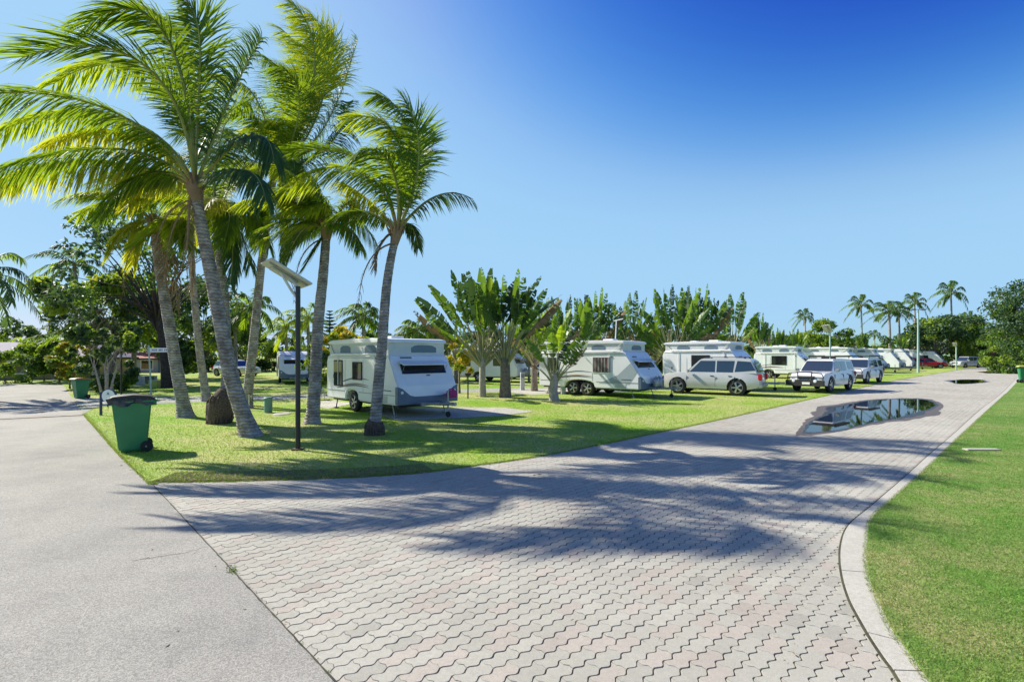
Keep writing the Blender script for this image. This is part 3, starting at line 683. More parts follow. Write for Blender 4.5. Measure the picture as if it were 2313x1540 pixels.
coconut('leftmost coconut palm of the clump with thick straight lower trunk and yellowing low fronds', (420, 943), [(397, 820), (375, 690), (358, 590)], (350, 520), 16.2, 0.245, [
    ((290, 470), (245, 580), -0.4, 'frond_gold', dict(leaf_len=0.6, droop=1.3)),
    ((310, 500), (300, 600), 0.5, 'frond_gold', dict(leaf_len=0.6, droop=1.3)),
    ((300, 430), (215, 490), 0.6, 'frond', dict(leaf_len=0.7, droop=1.1)),
    ((380, 470), (440, 560), -0.5, 'frond', dict(leaf_len=0.6, droop=1.2)),
    ((370, 540), (375, 650), -0.8, 'frond_dry', dict(leaf_len=0.45, droop=1.3, n=24)),
    ((400, 540), (400, 700), -1.0, 'frond_dry', dict(leaf_len=0.45, droop=1.3, wind=0.4, n=24)),
], 12, extra=8, leaf=0.7, ll=2.8, exm=('frond', 'frond_lime', 'frond_gold', 'frond'))
coconut('slender coconut palm standing behind and right of the leftmost thick trunk', (468, 907), [(452, 800), (440, 680), (432, 580)], (430, 490), 20.5, 0.2, [
    ((470, 430), (540, 540), -0.8, 'frond', dict(leaf_len=0.7, droop=1.2)),
    ((440, 560), (430, 660), -0.6, 'frond_dry', dict(leaf_len=0.5, droop=1.4, n=24)),
], 13, extra=13, leaf=0.8, ll=3.4, dry=1)
# palm on the swollen, root-bound stump
p4 = coconut('coconut palm rising from a dark swollen root mass behind the biggest trunk', (494, 957), [(505, 905), (512, 830), (508, 680), (497, 590)], (490, 510), 15.4, 0.19, [
    ((560, 400), (608, 560), -0.4, 'frond', dict(leaf_len=0.75, droop=1.3, wind=0.3)),
    ((540, 470), (565, 600), 0.4, 'frond_dark', dict(leaf_len=0.7, droop=1.3, wind=0.3)),
    ((540, 500), (520, 640), -0.7, 'frond_dark', dict(leaf_len=0.6, droop=1.3, wind=0.3)),
    ((470, 370), (520, 250), 0.4, 'frond', dict(leaf_len=0.8)),
    ((520, 380), (590, 380), 1.2, 'frond_lime', dict(leaf_len=0.8)),
], 14, extra=12, leaf=0.72, ll=2.9, dry=3)
b = MB(); g_ = random.Random(5)
bs = G(494, 957)
b.tube([(0, 0, -0.05), (0.02, 0, 0.25), (0.06, 0, 0.55), (0.16, 0, 0.85), (0.2, 0, 1.0)], [0.30, 0.34, 0.36, 0.25, 0.15], 18)
for q in range(60):
    an = g_.uniform(0, 6.28); z0 = g_.uniform(0.2, 0.85); r_ = 0.33
    b.tube([(math.cos(an) * r_ * 0.8 + 0.08, math.sin(an) * r_ * 0.8, z0), (math.cos(an) * r_ + 0.05, math.sin(an) * r_, z0 - 0.12), (math.cos(an + 0.1) * r_ * 0.98, math.sin(an + 0.1) * r_ * 0.98, max(0, z0 - 0.4))], [0.02, 0.028, 0.012], 5)
b.build('root_mass', M['root'], p4, smooth=True)
coconut('tall coconut palm behind the solar lamp with high crown blown upright', (556, 922), [(566, 830), (577, 730), (590, 600), (604, 500)], (618, 400), 18.6, 0.22, [
    ((700, 300), (655, 5), -0.5, 'frond_lime', dict(c2=(760, 80), leaf_len=1.15, droop=0.55, wind=1.3)),
    ((690, 330), (640, 70), 0.6, 'frond_lime', dict(c2=(730, 130), leaf_len=1.1, droop=0.6, wind=1.3)),
    ((720, 330), (700, 30), 0.2, 'frond_gold', dict(c2=(790, 110), leaf_len=1.1, droop=0.6, wind=1.3)),
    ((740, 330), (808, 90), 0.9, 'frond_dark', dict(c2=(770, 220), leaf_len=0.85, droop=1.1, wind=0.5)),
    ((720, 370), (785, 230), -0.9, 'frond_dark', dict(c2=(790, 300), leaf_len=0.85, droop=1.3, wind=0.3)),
    ((610, 260), (490, 180), 0.8, 'frond_lime', dict(c2=(570, 160), leaf_len=1.0, droop=0.8)),
    ((600, 300), (520, 260), -1.1, 'frond', dict(c2=(570, 220), leaf_len=0.9, droop=1.0)),
    ((680, 310), (670, 40), 0.9, 'frond_lime', dict(c2=(745, 120), leaf_len=1.15, droop=0.6, wind=1.3)),
    ((705, 300), (730, 60), 1.2, 'frond', dict(c2=(775, 150), leaf_len=1.1, droop=0.7, wind=1.1)),
    ((670, 320), (625, 150), -1.2, 'frond', dict(c2=(715, 180), leaf_len=1.1, droop=0.7, wind=1.2)),
    ((660, 340), (560, 300), 1.4, 'frond_gold', dict(c2=(620, 260), leaf_len=1.0, droop=1.0, wind=1.0)),
    ((650, 240), (600, 130), 1.2, 'frond', dict(c2=(650, 150), leaf_len=1.0, droop=0.8)),
    ((570, 350), (500, 430), 0.3, 'frond_gold', dict(leaf_len=0.85, droop=1.3)),
    ((650, 420), (637, 590), -0.5, 'frond_dark', dict(c2=(645, 500), leaf_len=0.5, droop=1.3, wind=0.1)),
    ((600, 430), (585, 560), -0.5, 'frond_lime', dict(leaf_len=0.6, droop=1.3)),
    ((680, 360), (700, 470), -1.5, 'frond', dict(leaf_len=0.8, droop=1.2)),
], 15, extra=8, leaf=0.9, ll=3.8, exm=('frond', 'frond', 'frond_lime', 'frond_dark'))
coconut('coconut palm between the solar lamp and the nearest caravan, low bushy crown', (705, 958), [(712, 860), (718, 740), (730, 620)], (737, 530), 15.0, 0.235, [
    ((690, 440), (600, 430), -0.4, 'frond_lime', dict(leaf_len=0.75, droop=1.1)),
    ((700, 390), (610, 370), 0.6, 'frond_lime', dict(leaf_len=0.8, droop=1.0)),
    ((690, 470), (645, 590), 0.3, 'frond', dict(leaf_len=0.6, droop=1.2)),
    ((790, 440), (850, 550), 0.7, 'frond', dict(leaf_len=0.65, droop=1.2, wind=0.4)),
    ((780, 480), (815, 560), -0.7, 'frond', dict(leaf_len=0.6, droop=1.2, wind=0.4)),
    ((740, 430), (650, 390), 1.3, 'frond_gold', dict(leaf_len=0.7)),
    ((720, 550), (690, 600), -0.3, 'frond', dict(leaf_len=0.5, droop=1.2)),
], 16, extra=10, leaf=0.68, ll=2.3, exm=('frond', 'frond_lime', 'frond'))
p7 = coconut('rightmost coconut palm of the clump in front of the nearest caravan, one frond pointing right', (846, 983), [(852, 900), (863, 780), (872, 660), (882, 590)], (893, 540), 13.1, 0.185, [
    ((880, 380), (650, 425), -0.5, 'frond_lime', dict(c2=(770, 330), leaf_len=0.85, droop=1.0)),
    ((880, 330), (640, 345), 0.7, 'frond', dict(c2=(750, 330), leaf_len=0.7, droop=0.3)),
    ((930, 330), (790, 265), -0.3, 'frond_lime', dict(c2=(900, 250), leaf_len=0.8, droop=0.8)),
    ((935, 340), (850, 215), 0.5, 'frond', dict(c2=(930, 230), leaf_len=0.85, droop=0.7)),
    ((960, 400), (915, 230), -0.5, 'frond', dict(c2=(960, 300), leaf_len=0.7, droop=0.5, wind=0.5)),
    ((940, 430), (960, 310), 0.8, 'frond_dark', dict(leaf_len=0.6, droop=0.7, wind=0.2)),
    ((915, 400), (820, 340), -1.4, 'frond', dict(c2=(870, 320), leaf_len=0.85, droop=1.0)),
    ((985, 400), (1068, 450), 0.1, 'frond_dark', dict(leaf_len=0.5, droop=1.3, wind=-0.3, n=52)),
    ((820, 440), (745, 500), 0.4, 'frond', dict(leaf_len=0.6, droop=1.2)),
    ((850, 450), (770, 410), 1.4, 'frond_gold', dict(leaf_len=0.7, droop=1.1)),
    ((930, 470), (945, 560), 0.7, 'frond_dark', dict(leaf_len=0.4, droop=1.2, wind=0)),
    ((860, 520), (845, 610), -0.3, 'frond_dry', dict(leaf_len=0.3, droop=1.3, n=30)),
], 17, extra=0, leaf=0.75, ll=2.2, dry=1, flare=1.1)
b = MB(); b.tube([(0, 0, -0.04), (0, 0, 0.1), (0.0, 0, 0.28), (0.02, 0, 0.36)], [0.25, 0.225, 0.22, 0.19], 18)
for q in range(70):
    an = g_.uniform(0, 6.28); z0 = g_.uniform(0.1, 0.34)
    b.tube([(math.cos(an) * 0.2, math.sin(an) * 0.2, z0), (math.cos(an) * 0.235, math.sin(an) * 0.235, z0 - 0.08), (math.cos(an) * 0.25, math.sin(an) * 0.25, 0)], [0.012, 0.017, 0.01], 5)
b.build('root_mass', M['root'], p7, smooth=True)

# feather palms further off: one prototype per look, then copies
def far_palm(name, label, loc, h, crown, n, seed, m, tr=0.14, leaf=0.6, n_l=26, wind=0.6, group=None, dr=0.0, m2=None):
    g = random.Random(seed); rt = root(name, loc, 0, label, 'palm tree', group)
    trunk_mesh(rt, [Vector((0, 0, -0.05)), Vector((0.1, 0, h * 0.5)), Vector((0.0, 0, h))], tr, tr * 0.7, 1.3, seed, 9)
    for q in range(n):
        an = q * 2.39996; el = 1.2 - 1.75 * (q / n) ** 0.8 - dr; L = crown * g.uniform(0.85, 1.1)
        dv = Vector((math.cos(an) * math.cos(el), math.sin(an) * math.cos(el), math.sin(el)))
        a = Vector((0, 0, h)); C = a + dv * L * 0.5 + Vector((0, 0, 0.22 * L)); T = a + dv * L * 0.85 + Vector((-0.22 * L * wind, 0, -0.3 * L))
        add_frond(rt, frond_mesh(a, C, T, leaf_len=leaf, n=n_l, width=0.075, seed=seed * 50 + q, rr=0.03, segs=2, wind=wind), (m2 if (m2 and q % 3 == 0) else m))
    return rt
GF = 'slender palms rising over the far tree line'
def gz(px, py): p = G(px, py); return Vector((p.x, p.y, 0.02))
# far right palms: (px of trunk, crown py, distance, label)
fp0 = None
for (px, cy, Y, hl, sc) in [
    (1945, 692, 62, 'windblown slender palm, second from the left over the far tree line, tip fronds up right', 1.0),
    (1818, 718, 66, 'small slender palm highest above the trees behind the white utility vehicle', 0.85),
    (2008, 705, 52, 'broad full crowned palm with dark stem left of the tall street light', 1.25),
    (2030, 708, 60, 'palm overlapping the right side of the broad full crowned palm', 1.05),
    (2066, 688, 64, 'slender palm directly left of the tall street light head', 0.95),
    (2148, 666, 66, 'tallest isolated palm standing clear against the sky on the right', 1.15),
    (2190, 722, 85, 'small dark palm peeping over the dark trees right of the tallest one', 0.9),
    (2082, 735, 70, 'low palm crown at the foot of the tall street light', 0.7),
    (1975, 758, 74, 'low dark palm under the crowns left of the broad palm', 0.7),
]:
    if fp0 is None:
        fp0 = far_palm('slender_palm', hl, (0, 0, 0), 6.2, 2.6, 15, 31, 'frond_dark', tr=0.13, leaf=0.62, group=GF, m2='frond', dr=-0.1)
        o = fp0
    else: o = place_copy(fp0, (0, 0, 0), 0, hl)
    Y *= 1.5 if px < 2240 else 1.0; sc *= 1.5 * 0.86 if px < 2240 else 1.0
    p = P(px, cy, Y); s_ = sc
    hgt = p.z; o.location = (p.x, p.y, hgt - 6.2 * s_) if hgt < 6.2 * s_ else (p.x, p.y, 0)
    k = hgt / (6.2)
    o.scale = (s_, s_, s_); 
    o.location = (p.x, p.y, 0); o.scale = (s_, s_, k)
    o.rotation_euler = (0, 0, R.uniform(-0.5, 0.5))
# palms on the left and behind the clump
for (px, cy, Y, h, crown, mm, lb, n) in [
    (-62, 630, 23, 0, 3.2, 'frond_dark', 'palm mostly outside the left edge, fronds drooping into view against the sky', 20),
    (168, 600, 38, 0, 3.0, 'frond_dark', 'windblown palm crown above the broad leaved tree on the left', 18),
    (120, 785, 42, 0, 2.6, 'frond', 'low palm beside the mauve roofed house', 16),
    (212, 745, 34, 0, 2.8, 'frond_dark', 'grey stemmed palm under the broad leaved tree on the left', 18),
    (530, 735, 40, 0, 2.6, 'frond', 'bushy palm seen between the clump trunks left of the motor caravan', 18),
    (566, 700, 36, 0, 2.8, 'frond', 'palm crown just behind the tall trunk left of the solar lamp', 16),
    (645, 745, 46, 0, 2.8, 'frond_lime', 'lime green palm above the caravan seen past the solar lamp post', 16),
    (695, 722, 46, 0, 2.5, 'frond_lime', 'palm crown between the lamp post and the next trunk', 16),
    (820, 720, 36, 0, 2.3, 'frond', 'green palm behind the roof of the nearest caravan left of the front trunk', 17),
    (940, 750, 38, 0, 1.9, 'frond', 'low palm behind the right half of the nearest caravan roof', 14),
    (985, 752, 42, 0, 1.8, 'frond_dark', 'small dark palm left of the tall fan palms', 14),
]:
    p = P(px, cy, Y)
    far_palm('feather_palm', lb, (p.x, p.y, 0), p.z, crown, n, int(px + 900), mm, tr=0.17, leaf=0.75, n_l=30, m2='frond_dark' if mm == 'frond' else 'frond')

# ------------------------------------------------------------------ traveller's palms (flat fans of paddle leaves)
def paddle(L, Wd, seed, bend=0.25, ragged=True):
    """one paddle blade in local coordinates growing along +Z from the origin, facing Y, with torn strips"""
    g = random.Random(seed); V = []; F = []
    n = 15
    def mid(t): return Vector((0, bend * L * t * t * 0.6, L * t * (1 - 0.08 * bend * t)))
    for s in (-1, 1):
        fold = 0.35; cuts = sorted(g.random() for _ in range(n - 1)) if ragged else [i / n for i in range(1, n)]; cuts = [0.0] + cuts + [1.0]
        for i in range(n):
            t0, t1 = cuts[i], cuts[i + 1]
            if t1 - t0 < 0.012: continue
            cut = g.random() < 0.8 if ragged else False
            t1c = t1 - (0.006 + g.random() * 0.018 if cut else 0)
            def wd(t): return Wd * 0.5 * (math.sin(math.pi * min(1, (t * 0.93 + 0.05))) ** 0.6)
            tw = g.uniform(-0.9, 1.1) if ragged else 0; lift = 0.10 * L / n * 2
            a, b_ = mid(t0), mid(t1c)
            w0, w1 = wd(t0), wd(t1c)
            if cut: w1 *= g.uniform(0.8, 1.0); w0 *= g.uniform(0.85, 1.0)
            pa = a + Vector((s * w0, fold * w0 * (1 + tw), lift + 0.12 * w0)); pb = b_ + Vector((s * w1, fold * w1 * (1 + tw), lift + 0.12 * w1))
            ma = a + Vector((s * w0 * 0.55, fold * w0 * 0.35 * (1 + tw), lift * 0.6)); mb = b_ + Vector((s * w1 * 0.55, fold * w1 * 0.35 * (1 + tw), lift * 0.6))
            k = len(V); V += [tuple(a), tuple(ma), tuple(pa), tuple(b_), tuple(mb), tuple(pb)]
            F += [(k, k + 1, k + 4, k + 3), (k + 1, k + 2, k + 5, k + 4)]
    return V, F, mid
def fan_palm(label, loc, rz, h, spread, nl, pet, blade, bw, seed, trunk_r=0.16, group='traveller palms with flat fans of paddle leaves', mats=('paddle', 'paddle_dark', 'paddle_dark', 'paddle'), dry=2, sc=1.0, bark='bark', thick=0.35):
    g = random.Random(seed); rt = root('traveller_palm', loc, rz, label, 'traveller palm', group, sc)
    MB().tube([(0, 0, -0.05), (g.uniform(-.05, .05), 0, h * 0.5), (0, 0, h), (0, 0, h + 0.3)], [trunk_r * 1.25, trunk_r, trunk_r * 0.95, trunk_r * 0.7], 12).build('trunk', M[bark], rt, smooth=True)
    # overlapping leaf sheaths
    for i in range(nl):
        u = (i + 0.5) / nl * 2 - 1; an = u * spread + g.uniform(-0.05, 0.05); pl = pet * g.uniform(0.8, 1.1) * (1 - 0.15 * abs(u))
        dirv = Vector((math.sin(an), 0, math.cos(an))); a = Vector((math.sin(an) * 0.08, g.uniform(-.06, .06), h - 0.15 + 0.12 * (1 - abs(u))))
        droopy = g.uniform(0.0, 0.25)
        e = a + dirv * pl + Vector((0, g.uniform(-thick, thick), -droopy * abs(u)))
        mm = g.choice(mats)
        if i < dry // 2 + dry % 2 or i >= nl - dry // 2: mm = 'paddle_dry' if g.random() < 0.6 else mm
        b = MB(); midp = a.lerp(e, 0.5) + Vector((0, 0, 0.05)); b.tube([a, midp, e], [0.055, 0.035, 0.022], 6)
        nf = len(b.f)
        L = blade * g.uniform(0.8, 1.15); V, F, _ = paddle(L, bw * g.uniform(0.8, 1.15), seed * 31 + i, g.uniform(0.1, 0.5))
        d2 = (e - midp).normalized(); rot = Vector((0, 0, 1)).rotation_difference((d2 + Vector((0.0, g.uniform(-.25, .25), -0.12 * abs(u)))).normalized()).to_matrix() @ Matrix.Rotation(g.uniform(-1.3, 1.3) + (math.pi if g.random() < 0.5 else 0), 3, 'Z')
        k = len(b.v); b.v += [tuple(e + rot @ Vector(q)) for q in V]; b.f += [tuple(k + q for q in f) for f in F]; b.mi += [1] * len(F)
        # midrib
        b.build('leaf', [M['petiole'], M[mm]], rt, recalc=False)
    return rt
def fb(px, py): p = G(px, py); return (p.x, p.y, 0.02)
f1 = fan_palm('tall forked traveller palm with pale trunk and lime centre leaves, right of the nearest caravan', fb(1090, 897), 0.15, 1.55, 0.85, 26, 2.4, 2.3, 0.55, 41, 0.15, bark='bark_pale', mats=('paddle', 'paddle_dark', 'paddle_dark', 'paddle'))
# the two bright young blades in its centre
for (dx, L, z0) in ((0.0, 2.3, 3.2), (0.36, 1.7, 3.9)):
    V, F, _ = paddle(L, 0.42, int(z0 * 10), 0.1, False); b = MB(); b.k = 0
    b.tube([(0, 0, 1.7), (dx * 0.7, -0.15, 2.4), (dx, -0.3, z0)], [0.04, 0.03, 0.02], 6); k = len(b.v)
    b.v += [(q[0] * 1.0 + dx, q[1] - 0.3, q[2] + z0) for q in V]; b.f += [tuple(k + q for q in f) for f in F]; b.mi += [1] * len(F)
    b.build('leaf', [M['petiole'], M['paddle_lime']], f1, recalc=False)['label'] = 'bright lime young leaf blade'
f2 = fan_palm('tall dark traveller palm with thick double trunk standing right of the forked pale one', fb(1141, 898), -0.35, 1.5, 0.62, 26, 2.3, 2.1, 0.52, 42, 0.24, mats=('paddle', 'paddle', 'paddle_dark'), dry=4)
f3 = fan_palm('short traveller palm in front of the rear end of the tandem wheeled caravan', fb(1252, 906), 0.1, 0.85, 0.7, 11, 1.3, 1.4, 0.45, 43, 0.19, mats=('paddle', 'paddle', 'paddle_lime', 'paddle_dark'), bark='bark_pale')
f4 = fan_palm('slim traveller palm with orange brown trunk behind the rear of the tandem wheeled caravan', fb(1207, 884), 0.7, 1.5, 0.9, 18, 1.5, 1.6, 0.45, 44, 0.17, mats=('paddle', 'paddle_lime', 'paddle', 'paddle_dark'))
f5 = fan_palm('spreading traveller palm between the tandem wheeled caravan and the estate car', fb(1533, 872), -0.2, 1.2, 1.05, 24, 2.2, 1.9, 0.5, 45, 0.16, mats=('paddle', 'paddle_dark', 'paddle'), dry=3)
fans = [f1, f2, f3, f4, f5]
# the hedge-like row of them behind the caravans (copies): px, top py, distance, which
rows = [(1245, 690, 30, 3, 'yellow green traveller palm behind the rear roof end of the tandem wheeled caravan'),
        (1290, 672, 33, 4, 'traveller palm left of the television aerial on the tandem wheeled caravan'),
        (1345, 663, 34, 1, 'upright traveller palm directly behind the television aerial'),
        (1425, 680, 34, 3, 'narrow upright traveller palm right of the television aerial'),
        (1478, 735, 36, 0, 'low traveller palm above the front roof edge of the tandem wheeled caravan'),
        (1518, 650, 32, 4, 'tallest windswept traveller palm left of the estate car'),
        (1578, 655, 33, 1, 'traveller palm with upright blades above the caravan behind the estate car'),
        (1655, 682, 36, 3, 'leaning traveller palm above the rear window of the estate car'),
        (1715, 714, 47, 1, 'traveller palm left of the caravan parked before the utility vehicle'),
        (1760, 745, 44, 0, 'traveller palm above the small pop top caravan right of the estate car'),
        (1800, 752, 48, 3, 'traveller palm above the front slope of the small pop top caravan'),
        (1835, 748, 50, 4, 'traveller palm left of the slim solar light behind the utility vehicle'),
        (1905, 756, 56, 1, 'traveller palm right of the slim solar light behind the utility vehicle'),
        (1950, 752, 60, 0, 'traveller palm behind the second utility vehicle'),
        (2035, 762, 66, 3, 'last traveller palm before the tall street light'),
        (1030, 725, 36, 3, 'traveller palm behind the yellow bush right of the nearest caravan'),
        (1195, 730, 38, 0, 'traveller palm seen behind the two tall fan palms'),
        (900, 760, 40, 4, 'low traveller palm behind the middle of the nearest caravan roof'),
        (860, 750, 44, 0, 'low traveller palm hidden behind the front palm trunk')]
toph = {0: 6.0, 1: 5.8, 2: 3.4, 3: 4.4, 4: 5.2}
for i, (px, ty, Y, w, lb) in enumerate(rows):
    Y *= 1.22 if 42 < Y < 47 or Y > 47 else 1.0
    p = P(px, ty, Y); k = p.z / toph[w]
    place_copy(fans[w], (p.x, p.y, 0), R.uniform(-0.7, 0.7) + (math.pi if i % 2 else 0), lb, (k * 0.72, k * 0.9, k * 1.04), 'traveller palms in the row behind the caravans')

# ------------------------------------------------------------------ broad-leaved trees and shrubs
def tree(name, label, loc, h, rx, rz_, seed, mats, n=5200, leaf=0.16, trunk_h=None, tr=0.2, bark='bark', clumps=26, cat='tree', group=None, ry=None, lean=0, gap=0.55, limbs=True, wts=None, multi=1):
    g = random.Random(seed); rt = root(name, loc, 0, label, cat, group)
    ry = ry or rx; trunk_h = trunk_h if trunk_h is not None else h * 0.4
    ctr = Vector((lean, 0, h - rz_)); b = MB(); cl = []
    for i in range(clumps):
        while True:
            q = Vector((g.uniform(-1, 1), g.uniform(-1, 1), g.uniform(-1, 1)))
            if 0.3 < q.length < 1: break
        q = q.normalized() * (q.length ** 0.5)
        c = ctr + Vector((q.x * rx, q.y * ry, q.z * rz_)); cl.append((c, g.uniform(0.22, 0.42) * min(rx, rz_ * 1.2) * (0.7 + gap * 0.4)))
    for m_ in range(multi):
        an = m_ * 6.283 / multi + 0.5; off = Vector((math.cos(an), math.sin(an), 0)) * (0.12 if multi > 1 else 0)
        top = Vector((lean * 0.5, 0, trunk_h)) + off * (6 * trunk_h * 0.4 if multi > 1 else 0)
        b.tube(smooth_line([off + Vector((0, 0, -0.1)), off.lerp(top, 0.5) + Vector((g.uniform(-.05, .05) * h * .3, 0, 0)), top], 4), [tr * (1.25 - 0.6 * i / 8) for i in range(9)], 9)
        if limbs:
            for c, r in cl[m_::multi]:
                mid = top.lerp(c, 0.5) + Vector((g.uniform(-.1, .1) * rx, g.uniform(-.1, .1) * rx, 0.12 * rz_))
                b.tube([top - Vector((0, 0, g.uniform(0, 0.25) * trunk_h)), mid, c], [tr * 0.26, tr * 0.14, tr * 0.05], 5, cap=False)
    b.build('trunk', M[bark], rt, smooth=True)
    gg = np.random.default_rng(seed)
    vol = np.array([r ** 2 for _, r in cl]); idx = gg.choice(len(cl), n, p=vol / vol.sum())
    C = np.array([tuple(c) for c, _ in cl])[idx]; Rr = np.array([r for _, r in cl])[idx]
    d = gg.normal(size=(n, 3)); d /= np.linalg.norm(d, axis=1)[:, None]
    rr = gg.random(n) ** 0.45
    pos = C + d * (Rr * rr)[:, None] * np.array([1, 1, 0.8])
    nrm = d * 0.6 + gg.normal(size=(n, 3)) * 0.8 + np.array([0, 0, 0.4]); nrm /= np.linalg.norm(nrm, axis=1)[:, None]
    t1 = np.cross(nrm, gg.normal(size=(n, 3))); t1 /= np.linalg.norm(t1, axis=1)[:, None]; t2 = np.cross(nrm, t1)
    s = leaf * gg.uniform(0.6, 1.3, n)[:, None]
    V = np.stack([pos - t1 * s, pos + t2 * s * 0.45 + nrm * s * 0.12, pos + t1 * s, pos - t2 * s * 0.45 + nrm * s * 0.12], 1).reshape(-1, 3)
    V[:, 2] = np.maximum(V[:, 2], 0.03)
    F = np.arange(4 * n).reshape(-1, 4)
    cm = gg.choice(len(mats), len(cl), p=wts); mi = np.where(gg.random(n) < 0.25, gg.choice(len(mats), n, p=wts), cm[idx])
    npmesh('crown', V, F, [M[x] for x in mats], rt, mi=mi)
    return rt
def tp(px, py): p = G(px, py); return (p.x, p.y, 0)
def at_(px, Y): return ((px - CX) / FX * Y, Y, 0)
tree('broadleaf_tree', 'broad leaved tree with large yellow green leaf rosettes on the left', at_(232, 33), 7.2, 3.3, 2.2, 51, ['leaf', 'leaf_lime', 'leaf_gold', 'leaf_dark'], 5200, 0.2, 2.6, 0.14, clumps=40, wts=[.40, .42, .04, .14], gap=0.1, multi=2)
tree('casuarina_tree', 'tall dark open crowned tree behind the leftmost palm with thick black trunk', at_(378, 31), 10.6, 4.6, 3.6, 52, ['leaf_dark', 'leaf_dark', 'leaf'], 4200, 0.17, 4.6, 0.28, 'bark_dark', clumps=44, gap=-0.3, wts=[.5, .35, .15], lean=-1.2)
tree('dark_tree', 'dark tree filling the gap behind the palm trunks left of the street name post', at_(300, 44), 8.4, 3.2, 2.6, 53, ['leaf_dark', 'leaf', 'leaf_lime'], 2800, 0.22, 4.0, 0.2, clumps=30, wts=[.4, .3, .3])
tree('dark_tree', 'mid green tree behind the trunks between the slender and the biggest palm', at_(455, 42), 7.5, 3.6, 3.3, 54, ['leaf_dark', 'leaf', 'leaf_lime'], 7000, 0.22, 2.0, 0.2, clumps=34, wts=[.45, .4, .15])
tree('croton_shrub', 'yellow and red croton shrub beside the brown lidded bin', at_(158, 30), 2.75, 0.95, 1.15, 55, ['leaf_croton', 'leaf_lime', 'leaf_croton_red', 'leaf'], 3000, 0.12, 0.5, 0.05, clumps=22, cat='shrub', limbs=False, wts=[.4, .3, .1, .2])
tree('dark_shrub', 'dark shrub behind the multi stemmed small tree on the left', at_(235, 28), 2.1, 1.5, 1.0, 56, ['leaf_dark', 'leaf'], 3600, 0.12, 0.4, 0.05, clumps=22, cat='shrub', limbs=False)
tree('frangipani_tree', 'small tree with three pale splayed stems behind the round blue sign', at_(240, 24.5), 3.6, 1.3, 0.8, 57, ['leaf_dark', 'leaf', 'leaf_lime'], 2400, 0.13, 1.6, 0.05, 'bark_pale', clumps=22, wts=[.4, .4, .2], multi=4)
tree('round_bush', 'large round green bush at the left edge before the house', at_(10, 36), 2.5, 2.3, 1.4, 58, ['leaf', 'leaf_dark', 'leaf_lime'], 4200, 0.13, 0.4, 0.06, clumps=28, cat='shrub', limbs=False, wts=[.5, .35, .15])
tree('round_bush', 'leafy lime bush covering the gable of the mauve roofed house', at_(100, 40), 3.3, 1.6, 1.4, 59, ['leaf_lime', 'leaf', 'leaf_dark'], 3600, 0.14, 0.5, 0.06, clumps=24, cat='shrub', limbs=False, wts=[.4, .4, .2])
tree('round_bush', 'green bush right of the lime bush at the house', at_(135, 37), 3.0, 1.2, 1.3, 60, ['leaf', 'leaf_lime', 'leaf_dark'], 3000, 0.14, 0.5, 0.06, clumps=20, cat='shrub', limbs=False, wts=[.5, .2, .3])
tree('golden_bush', 'golden yellow bush behind the rear roof of the nearest caravan', at_(775, 27), 3.35, 1.3, 0.9, 61, ['leaf_gold', 'leaf_lime', 'leaf'], 2600, 0.12, 1.2, 0.07, clumps=20, cat='shrub', wts=[.6, .25, .15])
tree('golden_bush', 'golden yellow bush right of the front of the nearest caravan', at_(1038, 26.5), 2.95, 0.95, 1.0, 62, ['leaf_gold', 'leaf_lime', 'leaf'], 2200, 0.11, 1.2, 0.06, clumps=18, cat='shrub', wts=[.5, .3, .2])
tree('green_bush', 'green bush behind the left side of the nearest caravan', at_(725, 26), 2.6, 1.0, 1.0, 63, ['leaf', 'leaf_lime', 'leaf_dark'], 2200, 0.11, 0.8, 0.06, clumps=18, cat='shrub')
tree('broadleaf_tree', 'rounded bright green tree behind the slim solar light', at_(1860, 60), 5.9, 2.6, 2.0, 64, ['leaf', 'leaf_lime', 'leaf_dark'], 4500, 0.2, 2.4, 0.15, clumps=26, wts=[.4, .3, .3])
tree('dark_tree', 'large dark tree above the silver car at the end of the row', at_(2110, 88), 8.0, 5.2, 4.0, 65, ['leaf_dark', 'leaf', 'leaf_lime'], 7500, 0.3, 1.5, 0.25, clumps=40, wts=[.55, .33, .12])
tree('dark_tree', 'broad dark tree between the silver car and the right hand big tree', at_(2170, 92), 8.6, 6.5, 4.3, 66, ['leaf_dark', 'leaf', 'leaf_lime'], 8500, 0.3, 1.5, 0.25, clumps=46, wts=[.55, .33, .12])
tree('big_tree', 'big dark tree filling the upper right edge above the far road end', at_(2345, 60), 11.6, 4.7, 5.6, 67, ['leaf_dark', 'leaf', 'leaf_dark'], 13000, 0.2, 2.5, 0.3, 'bark_dark', clumps=80, wts=[.45, .3, .25], gap=0.2)
tree('big_tree', 'leafy green shrub mass under the big tree at the right edge', at_(2290, 55), 3.4, 2.4, 1.7, 68, ['leaf', 'leaf_dark', 'leaf_lime'], 3800, 0.16, 0.5, 0.1, clumps=26, wts=[.5, .3, .2], cat='shrub', limbs=False)
tree('conifer_like_tree', 'leaning small tree with bare stem right of the silver car', at_(2243, 68), 5.3, 2.3, 1.7, 69, ['leaf_dark', 'leaf'], 3200, 0.2, 2.2, 0.13, 'bark_dark', clumps=22)
